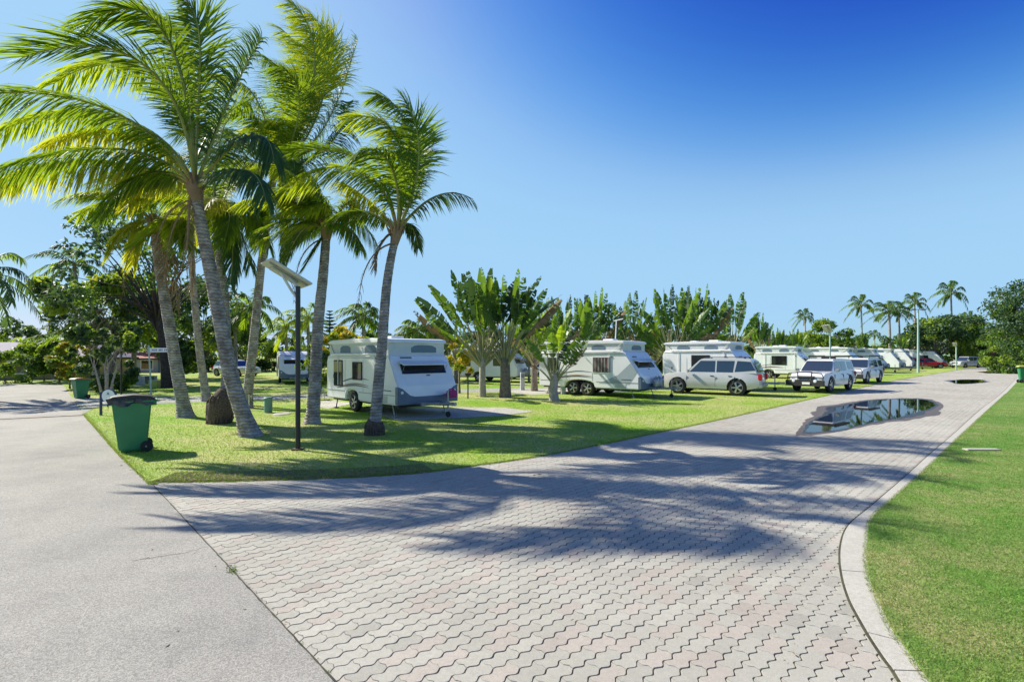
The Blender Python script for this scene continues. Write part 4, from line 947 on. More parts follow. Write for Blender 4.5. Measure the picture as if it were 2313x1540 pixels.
# norfolk pine behind the nearest caravan
rt = root('norfolk_pine', at_(745, 60), 0, 'narrow pointed norfolk pine on the skyline left of the nearest caravan', 'pine tree')
b = MB().tube([(0, 0, 0), (0, 0, 7.1)], [0.2, 0.03], 8); b.build('trunk', M['bark_dark'], rt)
b = MB(); g_ = random.Random(8)
for lv in range(15):
    z = 1.5 + lv * 0.39; Rb = 1.9 * (1 - lv / 15.5)
    for q in range(7):
        an = q * 0.9 + lv * 0.5; L = Rb * g_.uniform(0.8, 1.1)
        for k in range(9):
            t = (k + 1) / 9; p = Vector((math.cos(an) * L * t, math.sin(an) * L * t, z + 0.25 * t * t * L))
            for s in (-1, 1):
                a2 = an + s * 0.8; e = p + Vector((math.cos(a2), math.sin(a2), 0.25)) * 0.32 * (1.1 - 0.5 * t); w = Vector((0, 0, 0.06))
                b.face([p - w, e - w * 0.4, e + w * 0.6, p + w])
b.build('foliage', M['leaf_dark'], rt, recalc=False)
# belt of trees that closes the view behind everything
proto = tree('belt_tree', 'green tree in the belt that closes the park behind the caravans', at_(900, 75), 5.6, 3.6, 2.6, 70, ['leaf', 'leaf_dark', 'leaf_lime'], 3000, 0.26, 0.8, 0.15, clumps=24, wts=[.4, .42, .18], group='trees in the belt that closes the park')
for i, (px, Y, s_) in enumerate([(20, 70, 1.1), (90, 75, 0.8), (200, 66, 1.2), (280, 70, 1.0), (350, 64, 1.2), (430, 60, 1.2), (500, 66, 1.0), (560, 62, 0.95), (620, 64, 0.85), (690, 66, 0.9), (760, 62, 0.85), (830, 70, 1.0), (960, 70, 0.95), (1020, 62, 0.9), (1080, 66, 1.0), (1150, 62, 1.0), (1210, 60, 1.0), (1270, 58, 1.0), (1340, 60, 1.0), (1400, 58, 1.0), (1460, 60, 0.95), (1530, 62, 0.95), (1600, 64, 0.9), (1670, 66, 0.9), (1740, 68, 0.85), (1800, 72, 0.9), (1900, 76, 0.9), (1960, 80, 0.95), (2020, 84, 0.9), (2060, 90, 0.9), (2225, 100, 1.1), (2270, 90, 1.2), (2330, 80, 1.3), (-60, 62, 1.3), (-140, 60, 1.2), (2400, 75, 1.3), (2500, 70, 1.3)]):
    place_copy(proto, at_(px, Y), i * 1.3, proto['label'], s_)

# ------------------------------------------------------------------ wheels
def wheel(parent, x, y, r, w, side, rim='alloy', spokes=6):
    """side = +1 when the outer face looks to +y"""
    wt = MB().lathe([(r * 0.68, -w * .5), (r * 0.88, -w * .5), (r * 0.98, -w * .38), (r, -w * .2), (r, w * .2), (r * 0.98, w * .38), (r * 0.88, w * .5), (r * 0.68, w * .5), (r * 0.68, -w * .5)], (0, 0, 0), 'Y', 28).build('wheel', M['rubber'], parent, smooth=True)
    wt.location = (x, y, r)
    b = MB(); f = side * w * 0.42
    b.lathe([(r * 0.70, f - side * 0.1), (r * 0.70, f), (r * 0.63, f + side * 0.005), (r * 0.61, f - side * 0.03)], (0, 0, 0), 'Y', 28)
    b.lathe([(0.001, f + side * 0.01), (r * 0.16, f + side * 0.01), (r * 0.18, f - side * 0.02)], (0, 0, 0), 'Y', 16)
    for k in range(spokes):
        an = k * 2 * math.pi / spokes; dx, dz = math.cos(an), math.sin(an); px, pz = -dz, dx
        for u in (1,):
            b.face([(dx * r * 0.12 + px * r * .07, f, dz * r * 0.12 + pz * r * .07), (dx * r * 0.66 + px * r * .12, f - side * 0.01, dz * r * 0.66 + pz * r * .12), (dx * r * 0.66 - px * r * .12, f - side * 0.01, dz * r * 0.66 - pz * r * .12), (dx * r * 0.12 - px * r * .07, f, dz * r * 0.12 - pz * r * .07)])
    b.k = 1
    b.lathe([(0.001, f - side * 0.055), (r * 0.6, f - side * 0.055)], (0, 0, 0), 'Y', 20)
    b.build('rim', [M[rim], M['blackp']], wt)
    return wt

# ------------------------------------------------------------------ caravans
def caravan(label, loc, heading, L=5.4, Wd=2.3, floor=0.40, belt=1.96, raised=0.36, roof_h=0.14, axle=(2.3,), wr=0.33, windows=(), slope=0.62, group='white pop top caravans parked on the grass', front='flap', paint='white', detail=True, poptop=True, aerial=False, mould=True, gas=True):
    rt = root('caravan', loc, heading, label, 'caravan', group); hw = Wd / 2
    # side outline with wheel arch
    def arch(x0, x1):
        pts = []
        c = (x0 + x1) / 2
        for k in range(9):
            a = math.pi * k / 8; rx = (x1 - x0) / 2
            pts.append((c - rx * math.cos(a), floor + 0.36 * math.sin(a) ** 0.6))
        return pts
    ax0, ax1 = min(axle) - wr * 1.3, max(axle) + wr * 1.3
    nose = L
    fx = lambda z: nose - (0.0 if z < 0.95 else slope * ((z - 0.95) / (belt - 0.95)) ** 1.05)
    prof = [(0.06, floor)] + arch(ax0, ax1) + [(nose - 0.1, floor), (nose, floor + 0.12), (nose, 0.95)]
    for k in range(1, 6): z = 0.95 + (belt - 0.95) * k / 5; prof.append((fx(z), z))
    prof += [(0.10, belt), (0.0, belt - 0.25), (0.02, floor + 0.1)]
    b = MB(); b.prism(prof, -hw, hw, lambda u, v, w: (u, w, v))
    body = b.build('body', M[paint], rt, bevel=0.045, bseg=3, smooth=True, angle=35)
    xr0, xr1 = 0.12, fx(belt) - 0.05
    if poptop:
        zt = belt + raised; b = MB()
        b.box(((xr0 + xr1) / 2, 0, belt + raised / 2), (xr1 - xr0 - 0.08, Wd - 0.12, raised + 0.02)); sk = b.build('pop_top_skirt', M['canvas'], rt)
        # mesh windows in the skirt
        b = MB(); hs_ = raised * 0.62; zc = belt + raised * 0.52
        rp = [(-.5, -.5), (.5, -.5), (.5, .15), (.36, .42), (.2, .5), (-.2, .5), (-.36, .42), (-.5, .15)]
        for (cx_, w_) in ((xr0 + (xr1 - xr0) * .3, .75), (xr0 + (xr1 - xr0) * .72, .75)):
            for s in (-1, 1): MB().prism([(cx_ + u * w_, zc + v * hs_) for u, v in rp], s * (hw - 0.062), s * (hw - 0.052), lambda u, v, w: (u, w, v)).build('mesh_window', M['net'], sk)
        MB().prism([(u * 1.0 + 0.25, zc + v * hs_) for u, v in rp], xr1 - 0.042, xr1 - 0.030, lambda u, v, w: (w, u, v)).build('mesh_window', M['net'], sk)
        b = MB(); zr = zt + roof_h
        pr = [(xr0 - 0.06, zt), (xr1 + 0.06, zt), (xr1 + 0.02, zr - 0.02), (xr1 - 0.3, zr + 0.02), ((xr0 + xr1) / 2, zr + 0.04), (xr0 + 0.3, zr + 0.01), (xr0 - 0.03, zr - 0.03)]
        b.prism(pr, -hw + 0.01, hw - 0.01, lambda u, v, w: (u, w, v)); rf = b.build('roof', M[paint], rt, bevel=0.03, smooth=True)
        b = MB()
        b.box((xr0 + 1.3, 0.1, zr + 0.05), (0.4, 0.4, 0.10)); b.box((xr1 - 1.2, -0.2, zr + 0.06), (0.55, 0.5, 0.12)); b.build('roof_vent', M['white'], rf, bevel=0.02)
        # corner struts
        for s in (-1, 1):
            MB().tube([(xr1 - 0.1, s * (hw - 0.03), zt), (xr1 - 0.55, s * (hw - 0.03), belt)], 0.013, 5).build('strut', M['steel'], rt)
            MB().tube([(xr0 + 0.15, s * (hw - 0.03), zt), (xr0 + 0.5, s * (hw - 0.03), belt)], 0.013, 5).build('strut', M['steel'], rt)
    else:
        b = MB(); b.prism([(0.06, belt), (xr1, belt), (xr1 - 0.35, belt + raised + 0.1), (0.35, belt + raised + 0.1), (0.1, belt + raised - 0.1)], -hw + 0.03, hw - 0.03, lambda u, v, w: (u, w, v)); b.build('roof', M[paint], rt, bevel=0.09, bseg=3, smooth=True); zr = belt + raised + 0.1
    # windows on both flanks: (x, z, width, height, hopper)
    for (x, z, w_, h_, mm) in windows:
        for s in (-1, 1):
            fr = MB().box((x, s * (hw + 0.004), z), (w_ + 0.07, 0.03, h_ + 0.07)).build('window', M['white'] if mm != 'glass' else M['blackp'], rt, bevel=0.012)
            MB().box((x, s * (hw + 0.016), z), (w_, 0.02, h_)).build('pane', M[mm], fr, bevel=0.01)
            if mm == 'glass_curtain' and s == -1:
                b = MB()
                for k in range(5): b.box((x - w_ * 0.36 + k * w_ * 0.18, s * (hw + 0.028), z), (0.02, 0.004, h_ * 0.9))
                b.build('curtain', M['panel_w'], fr)
    # front window under a hinged flap
    zf = 1.56; xf = fx(zf); sl_ = math.atan2(slope, belt - 0.95)
    b = MB(); b.box((fx(1.52) + 0.012, 0.0, 1.52), (0.02, Wd * 0.74, 0.34), ry=-sl_); fw = b.build('front_window', M['blackp'], rt)
    MB().box((fx(1.52) + 0.022, 0.0, 1.52), (0.02, Wd * 0.70, 0.30), ry=-sl_).build('pane', M['glass'], fw)
    b = MB(); zt_ = 1.74; b.box((fx(zt_) + 0.17, 0.0, zt_ - 0.03), (0.36, Wd * 0.78, 0.025), ry=0.35); b.build('window_flap', M['white'], rt, bevel=0.008)
    b = MB()
    for s in (-1, 1): b.tube([(fx(1.45) + 0.02, s * Wd * .36, 1.45), (fx(zt_) + 0.30, s * Wd * .36, zt_ - 0.1)], 0.008, 5)
    b.build('flap_stay', M['steel'], rt)
    # front hatch outline and badge
    b = MB(); b.box((fx(1.15) + 0.01, 0, 1.13), (0.015, Wd * 0.72, 0.30), ry=-sl_ ); b.build('front_hatch', M[paint], rt, bevel=0.006)
    b = MB(); b.box((fx(1.30) + 0.012, 0.1, 1.31), (0.01, 0.14, 0.04), ry=-sl_); b.box((fx(1.87) + 0.012, -0.55, 1.88), (0.01, 0.42, 0.05), ry=-sl_); b.build('badge', M['stripe'], rt)
    if mould:
        t = 0.02
        pts = [(-hw - t, floor + 0.02), (hw + t, floor + 0.02), (hw + t, 0.98), (hw - 0.15, 0.92), (hw * 0.62, 0.70), (hw * 0.45, 0.655), (-hw * 0.45, 0.655), (-hw * 0.62, 0.70), (-hw + 0.15, 0.92), (-hw - t, 0.98)]
        b = MB(); b.prism(pts, nose - 0.14, nose + 0.03, lambda u, v, w: (w, u, v))
        md = b.build('front_moulding', M['slate'], rt, bevel=0.015)
        for s in (-1, 1): MB().lathe([(0.001, nose + 0.045), (0.045, nose + 0.045), (0.05, nose + 0.025)], (0, s * (hw - 0.13), 0.80), 'X', 14).build('marker_light', M['clear'], md)
    # drawbar, coupling, jockey wheel, gas bottles
    b = MB()
    for s in (-1, 1): b.tube([(L - 0.9, s * 0.75, 0.42), (L + 1.1, s * 0.04, 0.45)], 0.045, 6)
    b.box((L + 1.2, 0, 0.47), (0.35, 0.1, 0.1)); b.box((L + 0.3, 0, 0.42), (0.08, 1.0, 0.08)); b.build('drawbar', M['steel'], rt)
    b = MB(); b.tube([(L + 0.85, 0.12, 0.12), (L + 0.85, 0.12, 0.85)], 0.028, 8); b.tube([(L + 0.85, 0.12, 0.85), (L + 0.85, 0.26, 0.87)], 0.012, 6); b.build('jockey_post', M['steel'], rt)
    MB().lathe([(0.001, -0.03), (0.09, -0.03), (0.10, 0), (0.09, 0.03), (0.001, 0.03)], (L + 0.85, 0.12, 0.12), 'Y', 16).build('jockey_wheel', M['rubber'], rt, smooth=True)
    for yy in (-0.17, 0.17) if gas else ():
        MB().lathe([(0.001, 0.5), (0.13, 0.5), (0.15, 0.54), (0.15, 0.82), (0.10, 0.92), (0.05, 0.95), (0.05, 1.0), (0.001, 1.0)], (L + 0.24, yy, 0), 'Z', 16).build('gas_bottle', M['steel'], rt, smooth=True)
    # underside, legs, step
    b = MB(); b.box((L * 0.5, 0, floor - 0.03), (L - 0.4, Wd - 0.35, 0.1)); b.build('chassis', M['blackp'], rt)
    for x in (0.55, L - 0.6):
        for s in (-1, 1):
            b = MB(); b.tube([(x, s * (hw - 0.18), floor), (x + (0.16 if x > 2 else -0.1), s * (hw - 0.16), 0.03)], 0.02, 6); b.box((x + (0.16 if x > 2 else -0.1), s * (hw - 0.16), 0.03), (0.14, 0.14, 0.03)); b.build('stabiliser_leg', M['steel'] if x > 2 else M['blackp'], rt)
    for x in axle:
        for s in (-1, 1): wheel(rt, x, s * (hw - 0.16), wr, 0.2, s, 'alloy', 5)
    # flank graphics: two sweeping curves
    if detail:
        for (z0, dz, mm) in ((1.03, 0.26, 'stripe'), (0.92, 0.17, 'stripe_red'), (0.90, 0.13, 'stripe')):
            for s in (-1, 1):
                b = MB()
                x0 = min(axle) - 1.1; n = 14; pts = []
                for k in range(n + 1):
                    t = k / n; x = x0 + t * 2.3; z = z0 - 0.12 + dz * math.sin(min(1, t * 1.25) * math.pi * 0.5) - 0.10 * max(0, t - 0.6); th = 0.05 * math.sin(math.pi * t) ** 0.7 + 0.004
                    pts.append((x, z, th))
                for k in range(n):
                    a_, c_ = pts[k], pts[k + 1]; yy = s * (hw + 0.003)
                    b.face([(a_[0], yy, a_[1]), (c_[0], yy, c_[1]), (c_[0], yy, c_[1] + c_[2]), (a_[0], yy, a_[1] + a_[2])])
                b.build('graphic_stripe', M[mm], rt, recalc=False)
        b = MB()
        for s in (-1, 1):
            b.box((L * 0.87, s * (hw + 0.004), 0.84), (0.5, 0.012, 0.03)); b.box((L * .12, s * (hw + 0.004), 1.2), (0.07, 0.014, 0.13)); b.box((L * .74, s * (hw + 0.004), 1.86), (0.12, 0.03, 0.06))
        b.build('flank_fitting', M['stripe'], rt)
        b = MB()
        for s in (-1, 1): b.prism([(L * .62, 0.62), (L * .9, 0.62), (L * .97, 1.2), (L * .91, 1.6), (L * .80, 1.05)], s * (hw + 0.001), s * (hw + 0.004), lambda u, v, w: (u, w, v))
        b.build('flank_panel', M['stripe_grey'], rt) if paint == 'white' and aerial else None
        for s in (-1, 1):
            for (x0_, x1_, z_) in ((0.12, fx(belt) - 0.1, belt - 0.09), (0.10, min(axle) - wr * 1.5, 0.70), (max(axle) + wr * 1.5, L - 0.16, 0.70)):
                if x1_ - x0_ > 0.2: MB().box(((x0_ + x1_) / 2, s * (hw + 0.004), z_), (x1_ - x0_, 0.012, 0.022)).build('trim_rail', M['steel'], rt)
            for x_ in (L * 0.30, L * 0.56): MB().box((x_, s * (hw + 0.003), 1.26), (0.012, 0.008, 1.08)).build('panel_seam', M['stripe_grey'], rt)
            hx = L * 0.82; MB().box((hx, s * (hw + 0.004), 0.56), (0.55, 0.012, 0.22)).build('locker_hatch', M['panel_w'], rt, bevel=0.004)
            MB().box((0.03, s * (hw - 0.12), 0.85), (0.05, 0.10, 0.22)).build('tail_light', M['redlight'], rt, bevel=0.01)
            MB().tube([(L * 0.2, s * (hw + 0.03), 0.9), (L * 0.2, s * (hw + 0.03), belt - 0.02)], 0.014, 6).build('awning_arm', M['white'], rt)
            MB().tube([(L * 0.72, s * (hw + 0.03), 0.9), (L * 0.72, s * (hw + 0.03), belt - 0.02)], 0.014, 6).build('awning_arm', M['white'], rt)
        # awning rolled along the roof edge of the camera side
        b = MB(); b.tube([(0.5, -hw - 0.03, belt + 0.02), (L - 1.0, -hw - 0.03, belt + 0.02)], 0.04, 8); b.build('awning_roll', M['white'], rt, smooth=True)
    if aerial:
        b = MB(); xa = L * 0.66; b.tube([(xa, 0, zr), (xa + 0.06, 0, zr + 1.0)], 0.03, 6); b.tube([(xa - 0.02, -0.1, zr + 1.0), (xa + 0.55, -0.25, zr + 1.07)], 0.018, 5)
        for k in range(5): b.tube([(xa + 0.06 + 0.1 * k, -0.13 - 0.026 * k - 0.2, zr + 1.01 + 0.012 * k), (xa + 0.06 + 0.1 * k, -0.13 - 0.026 * k + 0.2, zr + 1.01 + 0.012 * k)], 0.008, 4)
        b.build('television_aerial', M['white'], rt)
    return rt
def place_van(corner, f, L, Wd=2.3):
    """corner = ground point under the front corner nearest the camera's left (the local -y side); returns the origin"""
    h = math.atan2(f[1], f[0]); fv = Vector((math.cos(h), math.sin(h), 0)); lv = Vector((-fv.y, fv.x, 0))
    o = Vector((corner[0], corner[1], 0)) + lv * (Wd / 2) - fv * L
    return (o.x, o.y, 0.025), h
l1, h1 = place_van((-3.50, 15.9), (0.70, -0.71), 4.9)
c1 = caravan('nearest white pop top caravan with slate blue front moulding behind the rightmost coconut palm', l1, h1, 4.9, axle=(1.95,), wr=0.34, raised=0.40, roof_h=0.13, windows=((0.95, 1.32, 0.62, 0.86, 'glass'), (2.35, 1.42, 0.62, 0.55, 'glass')), slope=0.55, gas=False)
b = MB(); b.box((5.25, 0.65, 0.72), (0.22, 0.46, 0.3), taper=0.7); b.build('pack', M['magenta'], None, bevel=0.06)
ob = bpy.data.objects['pack']; ob.parent = None
ob.matrix_world = Matrix.Translation(l1) @ Matrix.Rotation(h1, 4, 'Z'); ob.name = 'magenta_bag'
tag(ob, 'magenta bag resting on the drawbar of the nearest caravan', 'bag')
l2, h2 = place_van((5.76, 23.1), (0.77, -0.64), 5.7, 2.4)
caravan('long white tandem wheeled caravan with curtained window and television aerial', l2, h2, 5.7, 2.4, belt=2.12, raised=0.36, axle=(2.05, 2.85), wr=0.36, windows=((3.7, 1.5, 0.95, 0.72, 'glass_curtain'), (0.9, 1.5, 0.6, 0.6, 'glass')), slope=0.85, aerial=True)
l3, h3 = place_van((12.7, 27.6), (0.74, -0.67), 5.0, 2.4)
caravan('white pop top caravan mostly hidden behind the champagne estate car', l3, h3, 5.0, 2.4, belt=2.2, raised=0.36, axle=(2.3,), windows=((2.3, 1.62, 1.0, 0.6, 'glass'),), slope=1.0)
l4, h4 = place_van((24.0, 41.5), (0.74, -0.67), 4.4, 2.3)
caravan('small white pop top caravan between the estate car and the utility vehicle', l4, h4, 4.4, 2.3, belt=2.12, raised=0.4, axle=(1.2,), windows=((2.0, 1.5, 1.1, 0.7, 'glass'),), slope=1.1)
more = [
    ((33.5, 50.0), 5.2, 'pale caravan behind the bull bar utility vehicle', 'white', True, 2.2),
    ((41.6, 58.0), 5.2, 'white caravan right behind the second utility vehicle', 'white', True, 2.2),
    ((47.6, 63.5), 5.0, 'white caravan with dark front flank window left of the tall light post', 'white', True, 2.2),
    ((54.2, 70.0), 5.2, 'white caravan with shaded steep front right beside the tall light post', 'white', False, 2.3),
    ((60.4, 76.0), 5.2, 'white caravan behind the tall light post and the red car', 'white', True, 2.2),
    ((70.0, 84.0), 5.2, 'round nosed white caravan beyond the red car', 'white', False, 2.1),
]
for (c_, L_, lb, pt, pop, bl) in more:
    lo, hh = place_van(c_, (0.70, -0.71), L_)
    caravan(lb, lo, hh, L_, 2.3, belt=bl, raised=0.35, axle=(2.1,), windows=((2.6, 1.55, 1.2, 0.55, 'glass'),), slope=0.9, paint=pt, poptop=pop, detail=False)
# vans in the back row, seen between trunks
lo, hh = place_van((-15.5, 34.5), (0.45, -0.89), 4.4, 2.2)
caravan('small white caravan seen between the trunks left of the solar lamp post', lo, hh, 4.4, 2.2, belt=1.95, raised=0.16, axle=(2.2,), windows=((3.4, 1.4, 0.5, 0.75, 'glass'),), slope=0.35, poptop=False, mould=True, detail=False, gas=False, group='white caravans in the back row')
caravan('white caravan in the back row behind the forked traveller palm', (-4.3, 39.5, 0.025), math.atan2(-0.35, 0.94), 5.4, 2.3, belt=2.1, raised=0.25, axle=(2.4,), windows=((1.4, 1.45, 0.7, 0.55, 'glass'), (3.9, 1.45, 0.6, 0.5, 'glass')), slope=0.5, poptop=False, mould=False, detail=False, group='white caravans in the back row')

# ------------------------------------------------------------------ cars
def car(name, label, loc, heading, kind='wagon', paint='cars_white', L=4.85, Wd=1.88, H=1.68, wb=2.84, wr=0.35, cat='car', group='cars parked along the row of caravans', clr=0.22, bull=False, rack=False, simple=False, canopy=None):
    rt = root(name, loc, heading, label, cat, group); hw = Wd / 2
    ux = kind == 'ute'
    fo = 0.93; xf = wb / 2 + fo; xr = xf - L; fxw = wb / 2; rxw = -wb / 2
    belt = 0.60 * H + (0.02 if ux else 0); hood = belt - 0.02
    cowl = fxw - (0.42 if ux else 0.38)
    def arch(cx):
        R_ = wr * 1.16; out = []
        for k in range(11):
            a = math.pi * (1.06 - 1.12 * k / 10); out.append((cx + R_ * math.cos(a), max(clr, wr + R_ * math.sin(a))))
        return out                                       # rear to front
    bottom = [(xr + 0.12, clr + 0.12)] + arch(rxw) + arch(fxw) + [(xf - 0.16, clr + 0.02)]
    top = [(xf, clr + 0.22), (xf + 0.02, 0.52), (xf - 0.04, hood - 0.20), (xf - 0.22, hood - 0.07), (cowl + 0.3, hood + 0.01), (cowl, belt + 0.02), (0, belt + 0.03), (xr + 0.3, belt + 0.04), (xr + 0.06, belt + 0.02), (xr, belt - 0.25), (xr - 0.03, 0.5), (xr + 0.02, clr + 0.2)]
    b = MB(); b.prism(bottom + top, -hw, hw, lambda u, v, w: (u, w, v))
    me_b = b
    o = b.build('body', M[paint], rt)
    bm = bmesh.new(); bm.from_mesh(o.data)
    for x in np.linspace(xr + 0.15, xf - 0.12, 14): bmesh.ops.bisect_plane(bm, geom=bm.verts[:] + bm.edges[:] + bm.faces[:], plane_co=(x, 0, 0), plane_no=(1, 0, 0))
    for z in (clr + 0.15, 0.5, 0.7, belt - 0.12): bmesh.ops.bisect_plane(bm, geom=bm.verts[:] + bm.edges[:] + bm.faces[:], plane_co=(0, 0, z), plane_no=(0, 0, 1))
    for y in (-0.6, 0, 0.6): bmesh.ops.bisect_plane(bm, geom=bm.verts[:] + bm.edges[:] + bm.faces[:], plane_co=(0, y * hw, 0), plane_no=(0, 1, 0))
    def yk(x, z):
        k = 1.0
        e = max(0, (x - (xf - 0.9)) / 0.9); k -= 0.13 * e * e
        e = max(0, ((xr + 0.8) - x) / 0.8); k -= 0.08 * e * e
        k -= 0.10 * max(0, (z - 0.72) / (belt - 0.72)) ** 1.5 if z > 0.72 else 0
        k -= 0.05 * max(0, (0.5 - z) / 0.3)
        return k
    for v in bm.verts:
        v.co.y *= yk(v.co.x, v.co.z)
        if v.co.z > belt - 0.25: v.co.z += 0.035 * (1 - (v.co.y / hw) ** 2) * (1 if v.co.x > cowl else 0)
        if v.co.x > xf - 0.3: v.co.x -= 0.10 * (v.co.y / hw) ** 2
        if v.co.x < xr + 0.2: v.co.x += 0.07 * (v.co.y / hw) ** 2
    bmesh.ops.recalc_face_normals(bm, faces=bm.faces); bm.to_mesh(o.data); bm.free()
    o.data.polygons.foreach_set('use_smooth', [True] * len(o.data.polygons)); o.data.set_sharp_from_angle(angle=rad(32))
    # greenhouse
    zt = H; xw = cowl - (0.72 if not ux else 0.62); xt = xr + (0.42 if not ux else 0.16)
    g0, g1 = belt - 0.02, zt
    def gy(z): return hw * (0.90 - 0.20 * (z - g0) / (g1 - g0))
    prof = [(cowl + 0.02, g0), (xw + 0.03, g1 - 0.05), (xw - 0.15, g1 - 0.005), ((xw + xt) / 2, g1 + 0.02), (xt + 0.1, g1 - 0.02), (xt, g1 - 0.07), (xr + (0.10 if not ux else 0.04), g0)]
    b = MB(); n = len(prof)
    for s in (-1, 1):
        for (x, z) in prof: b.v.append((x, s * gy(z), z))
    b.f.append(tuple(range(n))); b.f.append(tuple(range(n, 2 * n))[::-1]); b.mi += [0, 0]
    for i in range(n):
        j = (i + 1) % n; b.f.append((i, j, n + j, n + i)); b.mi.append(0)
    cab = b.build('cabin', M[paint], rt, bevel=0.035, bseg=2, smooth=True)
    # side glass
    def side_glass(pts, nm='side_window'):
        for s in (-1, 1):
            b = MB(); b.face([(x, s * (gy(z) + 0.008), z) for x, z in pts]); b.build(nm, M['glass_blue'], cab, recalc=False)
    wz0, wz1 = belt + 0.05, zt - 0.12
    ap = lambda z: cowl + 0.02 + (xw + 0.03 - cowl) * (z - g0) / (g1 - 0.05 - g0)     # windscreen pillar x at z
    bpx = (cowl + xr) / 2 + (0.28 if not ux else 0.42)
    side_glass([(ap(wz0) - 0.16, wz0), (bpx + 0.04, wz0), (bpx + 0.04, wz1), (ap(wz1) - 0.12, wz1)])
    cpx = bpx - 0.86
    side_glass([(bpx - 0.04, wz0), (cpx + 0.06, wz0), (cpx + 0.0, wz1), (bpx - 0.04, wz1)])
    rp = lambda z: xr + (0.10 if not ux else 0.04) + (xt - xr - 0.10) * (z - g0) / (g1 - g0)
    if not ux: side_glass([(cpx - 0.12, wz1), (cpx - 0.02, wz0 + 0.02), (rp(wz0) + 0.10, wz0 + 0.10), (rp(wz1) + 0.08, wz1 - 0.04)])
    else: side_glass([(cpx - 0.25, wz0 + 0.06), (xr + 0.22, wz0 + 0.06), (xr + 0.28, wz1 - 0.03), (cpx - 0.25, wz1 - 0.03)])
    def screen(x0, z0, x1, z1, off, nm, k=0.93):
        b = MB(); b.face([(x0 + off, -gy(z0) * k, z0), (x0 + off, gy(z0) * k, z0), (x1 + off, gy(z1) * k, z1), (x1 + off, -gy(z1) * k, z1)]); b.build(nm, M['glass_blue'], cab, recalc=False)
    screen(ap(g0 + 0.06), g0 + 0.06, ap(zt - 0.1), zt - 0.1, 0.02, 'windscreen')
    screen(rp(wz0), wz0 + 0.03, rp(zt - 0.12), zt - 0.12, -0.03, 'rear_window', 0.86)
    # lights, bumpers, plates, mirrors, handles
    for s in (-1, 1):
        yo = hw * 0.80
        MB().prism([(-.22, -.08), (.20, -.07), (.22, .05), (-.2, .09)], xf - 0.17, xf - 0.055 + 0.03, lambda u, v, w: (w - abs(u + 0.0) * 0.0 - 0.02, s * (hw * 0.64 + u), hood - 0.24 + v)).build('headlight', M['clear'], rt, bevel=0.015)
        MB().box((xr + 0.02, s * hw * 0.80, belt - 0.16), (0.16, 0.26, 0.30)).build('tail_light', M['redlight'], rt, bevel=0.03)
        MB().box((cowl - 0.18, s * (hw + 0.07), belt + 0.09), (0.12, 0.2, 0.15)).build('mirror', M[paint] if not ux else M['steel'], rt, bevel=0.03, smooth=True)
        for x in (bpx + 0.16, cpx + 0.18): MB().box((x, s * (hw * 0.955), belt - 0.14), (0.17, 0.04, 0.035)).build('door_handle', M['blackp'], rt, bevel=0.01)
        for x in (bpx, cpx - 0.02, ap(wz0) - 0.02): MB().box((x, s * hw * 0.985, 0.68), (0.008, 0.03, 0.5)).build('door_gap', M['blackp'], rt)
        for x in (fxw, rxw): wheel(rt, x, s * (hw - 0.13), wr, 0.22, s, 'alloy', 5)
    b = MB(); b.box((xf - 0.0, 0, clr + 0.22), (0.14, Wd * 0.84, 0.16)); b.build('front_bumper', M[paint if not ux else 'blackp'], rt, bevel=0.04)
    b = MB(); b.box((xr + 0.02, 0, clr + 0.24), (0.16, Wd * 0.86, 0.2)); b.build('rear_bumper', M[paint if not ux else 'steel'], rt, bevel=0.04)
    b = MB(); b.box((xf - 0.05, 0, hood - 0.26), (0.12, Wd * 0.42, 0.16)); b.build('grille', M['blackp'], rt, bevel=0.01)
    b = MB()
    for k in range(3): b.box((xf + 0.015, 0, hood - 0.31 + k * 0.05), (0.02, Wd * 0.40, 0.012))
    b.build('grille_bar', M['alloy'], rt)
    for (x, z) in ((xf + 0.085, 0.46), (xr - 0.075, 0.62)):
        pl = MB().box((x, 0, z), (0.012, 0.37, 0.12)).build('number_plate', M['plate'], rt)
        b = MB()
        for k in range(6): b.box((x + (0.007 if x > 0 else -0.007), -0.13 + k * 0.052, z), (0.004, 0.028, 0.07))
        b.build('plate_digits', M['navy'], pl)
    b = MB(); b.box(((xf + xr) / 2, 0, clr + 0.08), (L - 1.0, Wd * 0.75, 0.16)); b.build('underbody', M['blackp'], rt)
    if kind == 'wagon':
        b = MB()
        for s in (-1, 1): b.tube([(xw - 0.2, s * hw * 0.62, zt + 0.05), (xt + 0.3, s * hw * 0.62, zt + 0.06)], 0.018, 6); b.box((xw - 0.2, s * hw * .62, zt + 0.02), (.08, .03, .06)); b.box((xt + 0.3, s * hw * .62, zt + 0.02), (.08, .03, .06))
        b.build('roof_rail', M['blackp'], rt)
    if rack:
        b = MB(); zc = zt + 0.13
        for x in np.linspace(xw - 0.3, xt + 0.25, 6): b.box((x, 0, zc), (0.09, Wd * 0.74, 0.06))
        for s in (-1, 1): b.tube([(xw - 0.25, s * hw * 0.7, zc + 0.03), (xt + 0.2, s * hw * 0.7, zc + 0.03)], 0.04, 6); b.tube([(xw - 0.3, s * hw * 0.7, zt - 0.02), (xw - 0.3, s * hw * 0.7, zc)], 0.015, 5); b.tube([(xt + 0.3, s * hw * 0.7, zt - 0.02), (xt + 0.3, s * hw * 0.7, zc)], 0.015, 5)
        b.build('roof_rack', M['blackp'], rt)
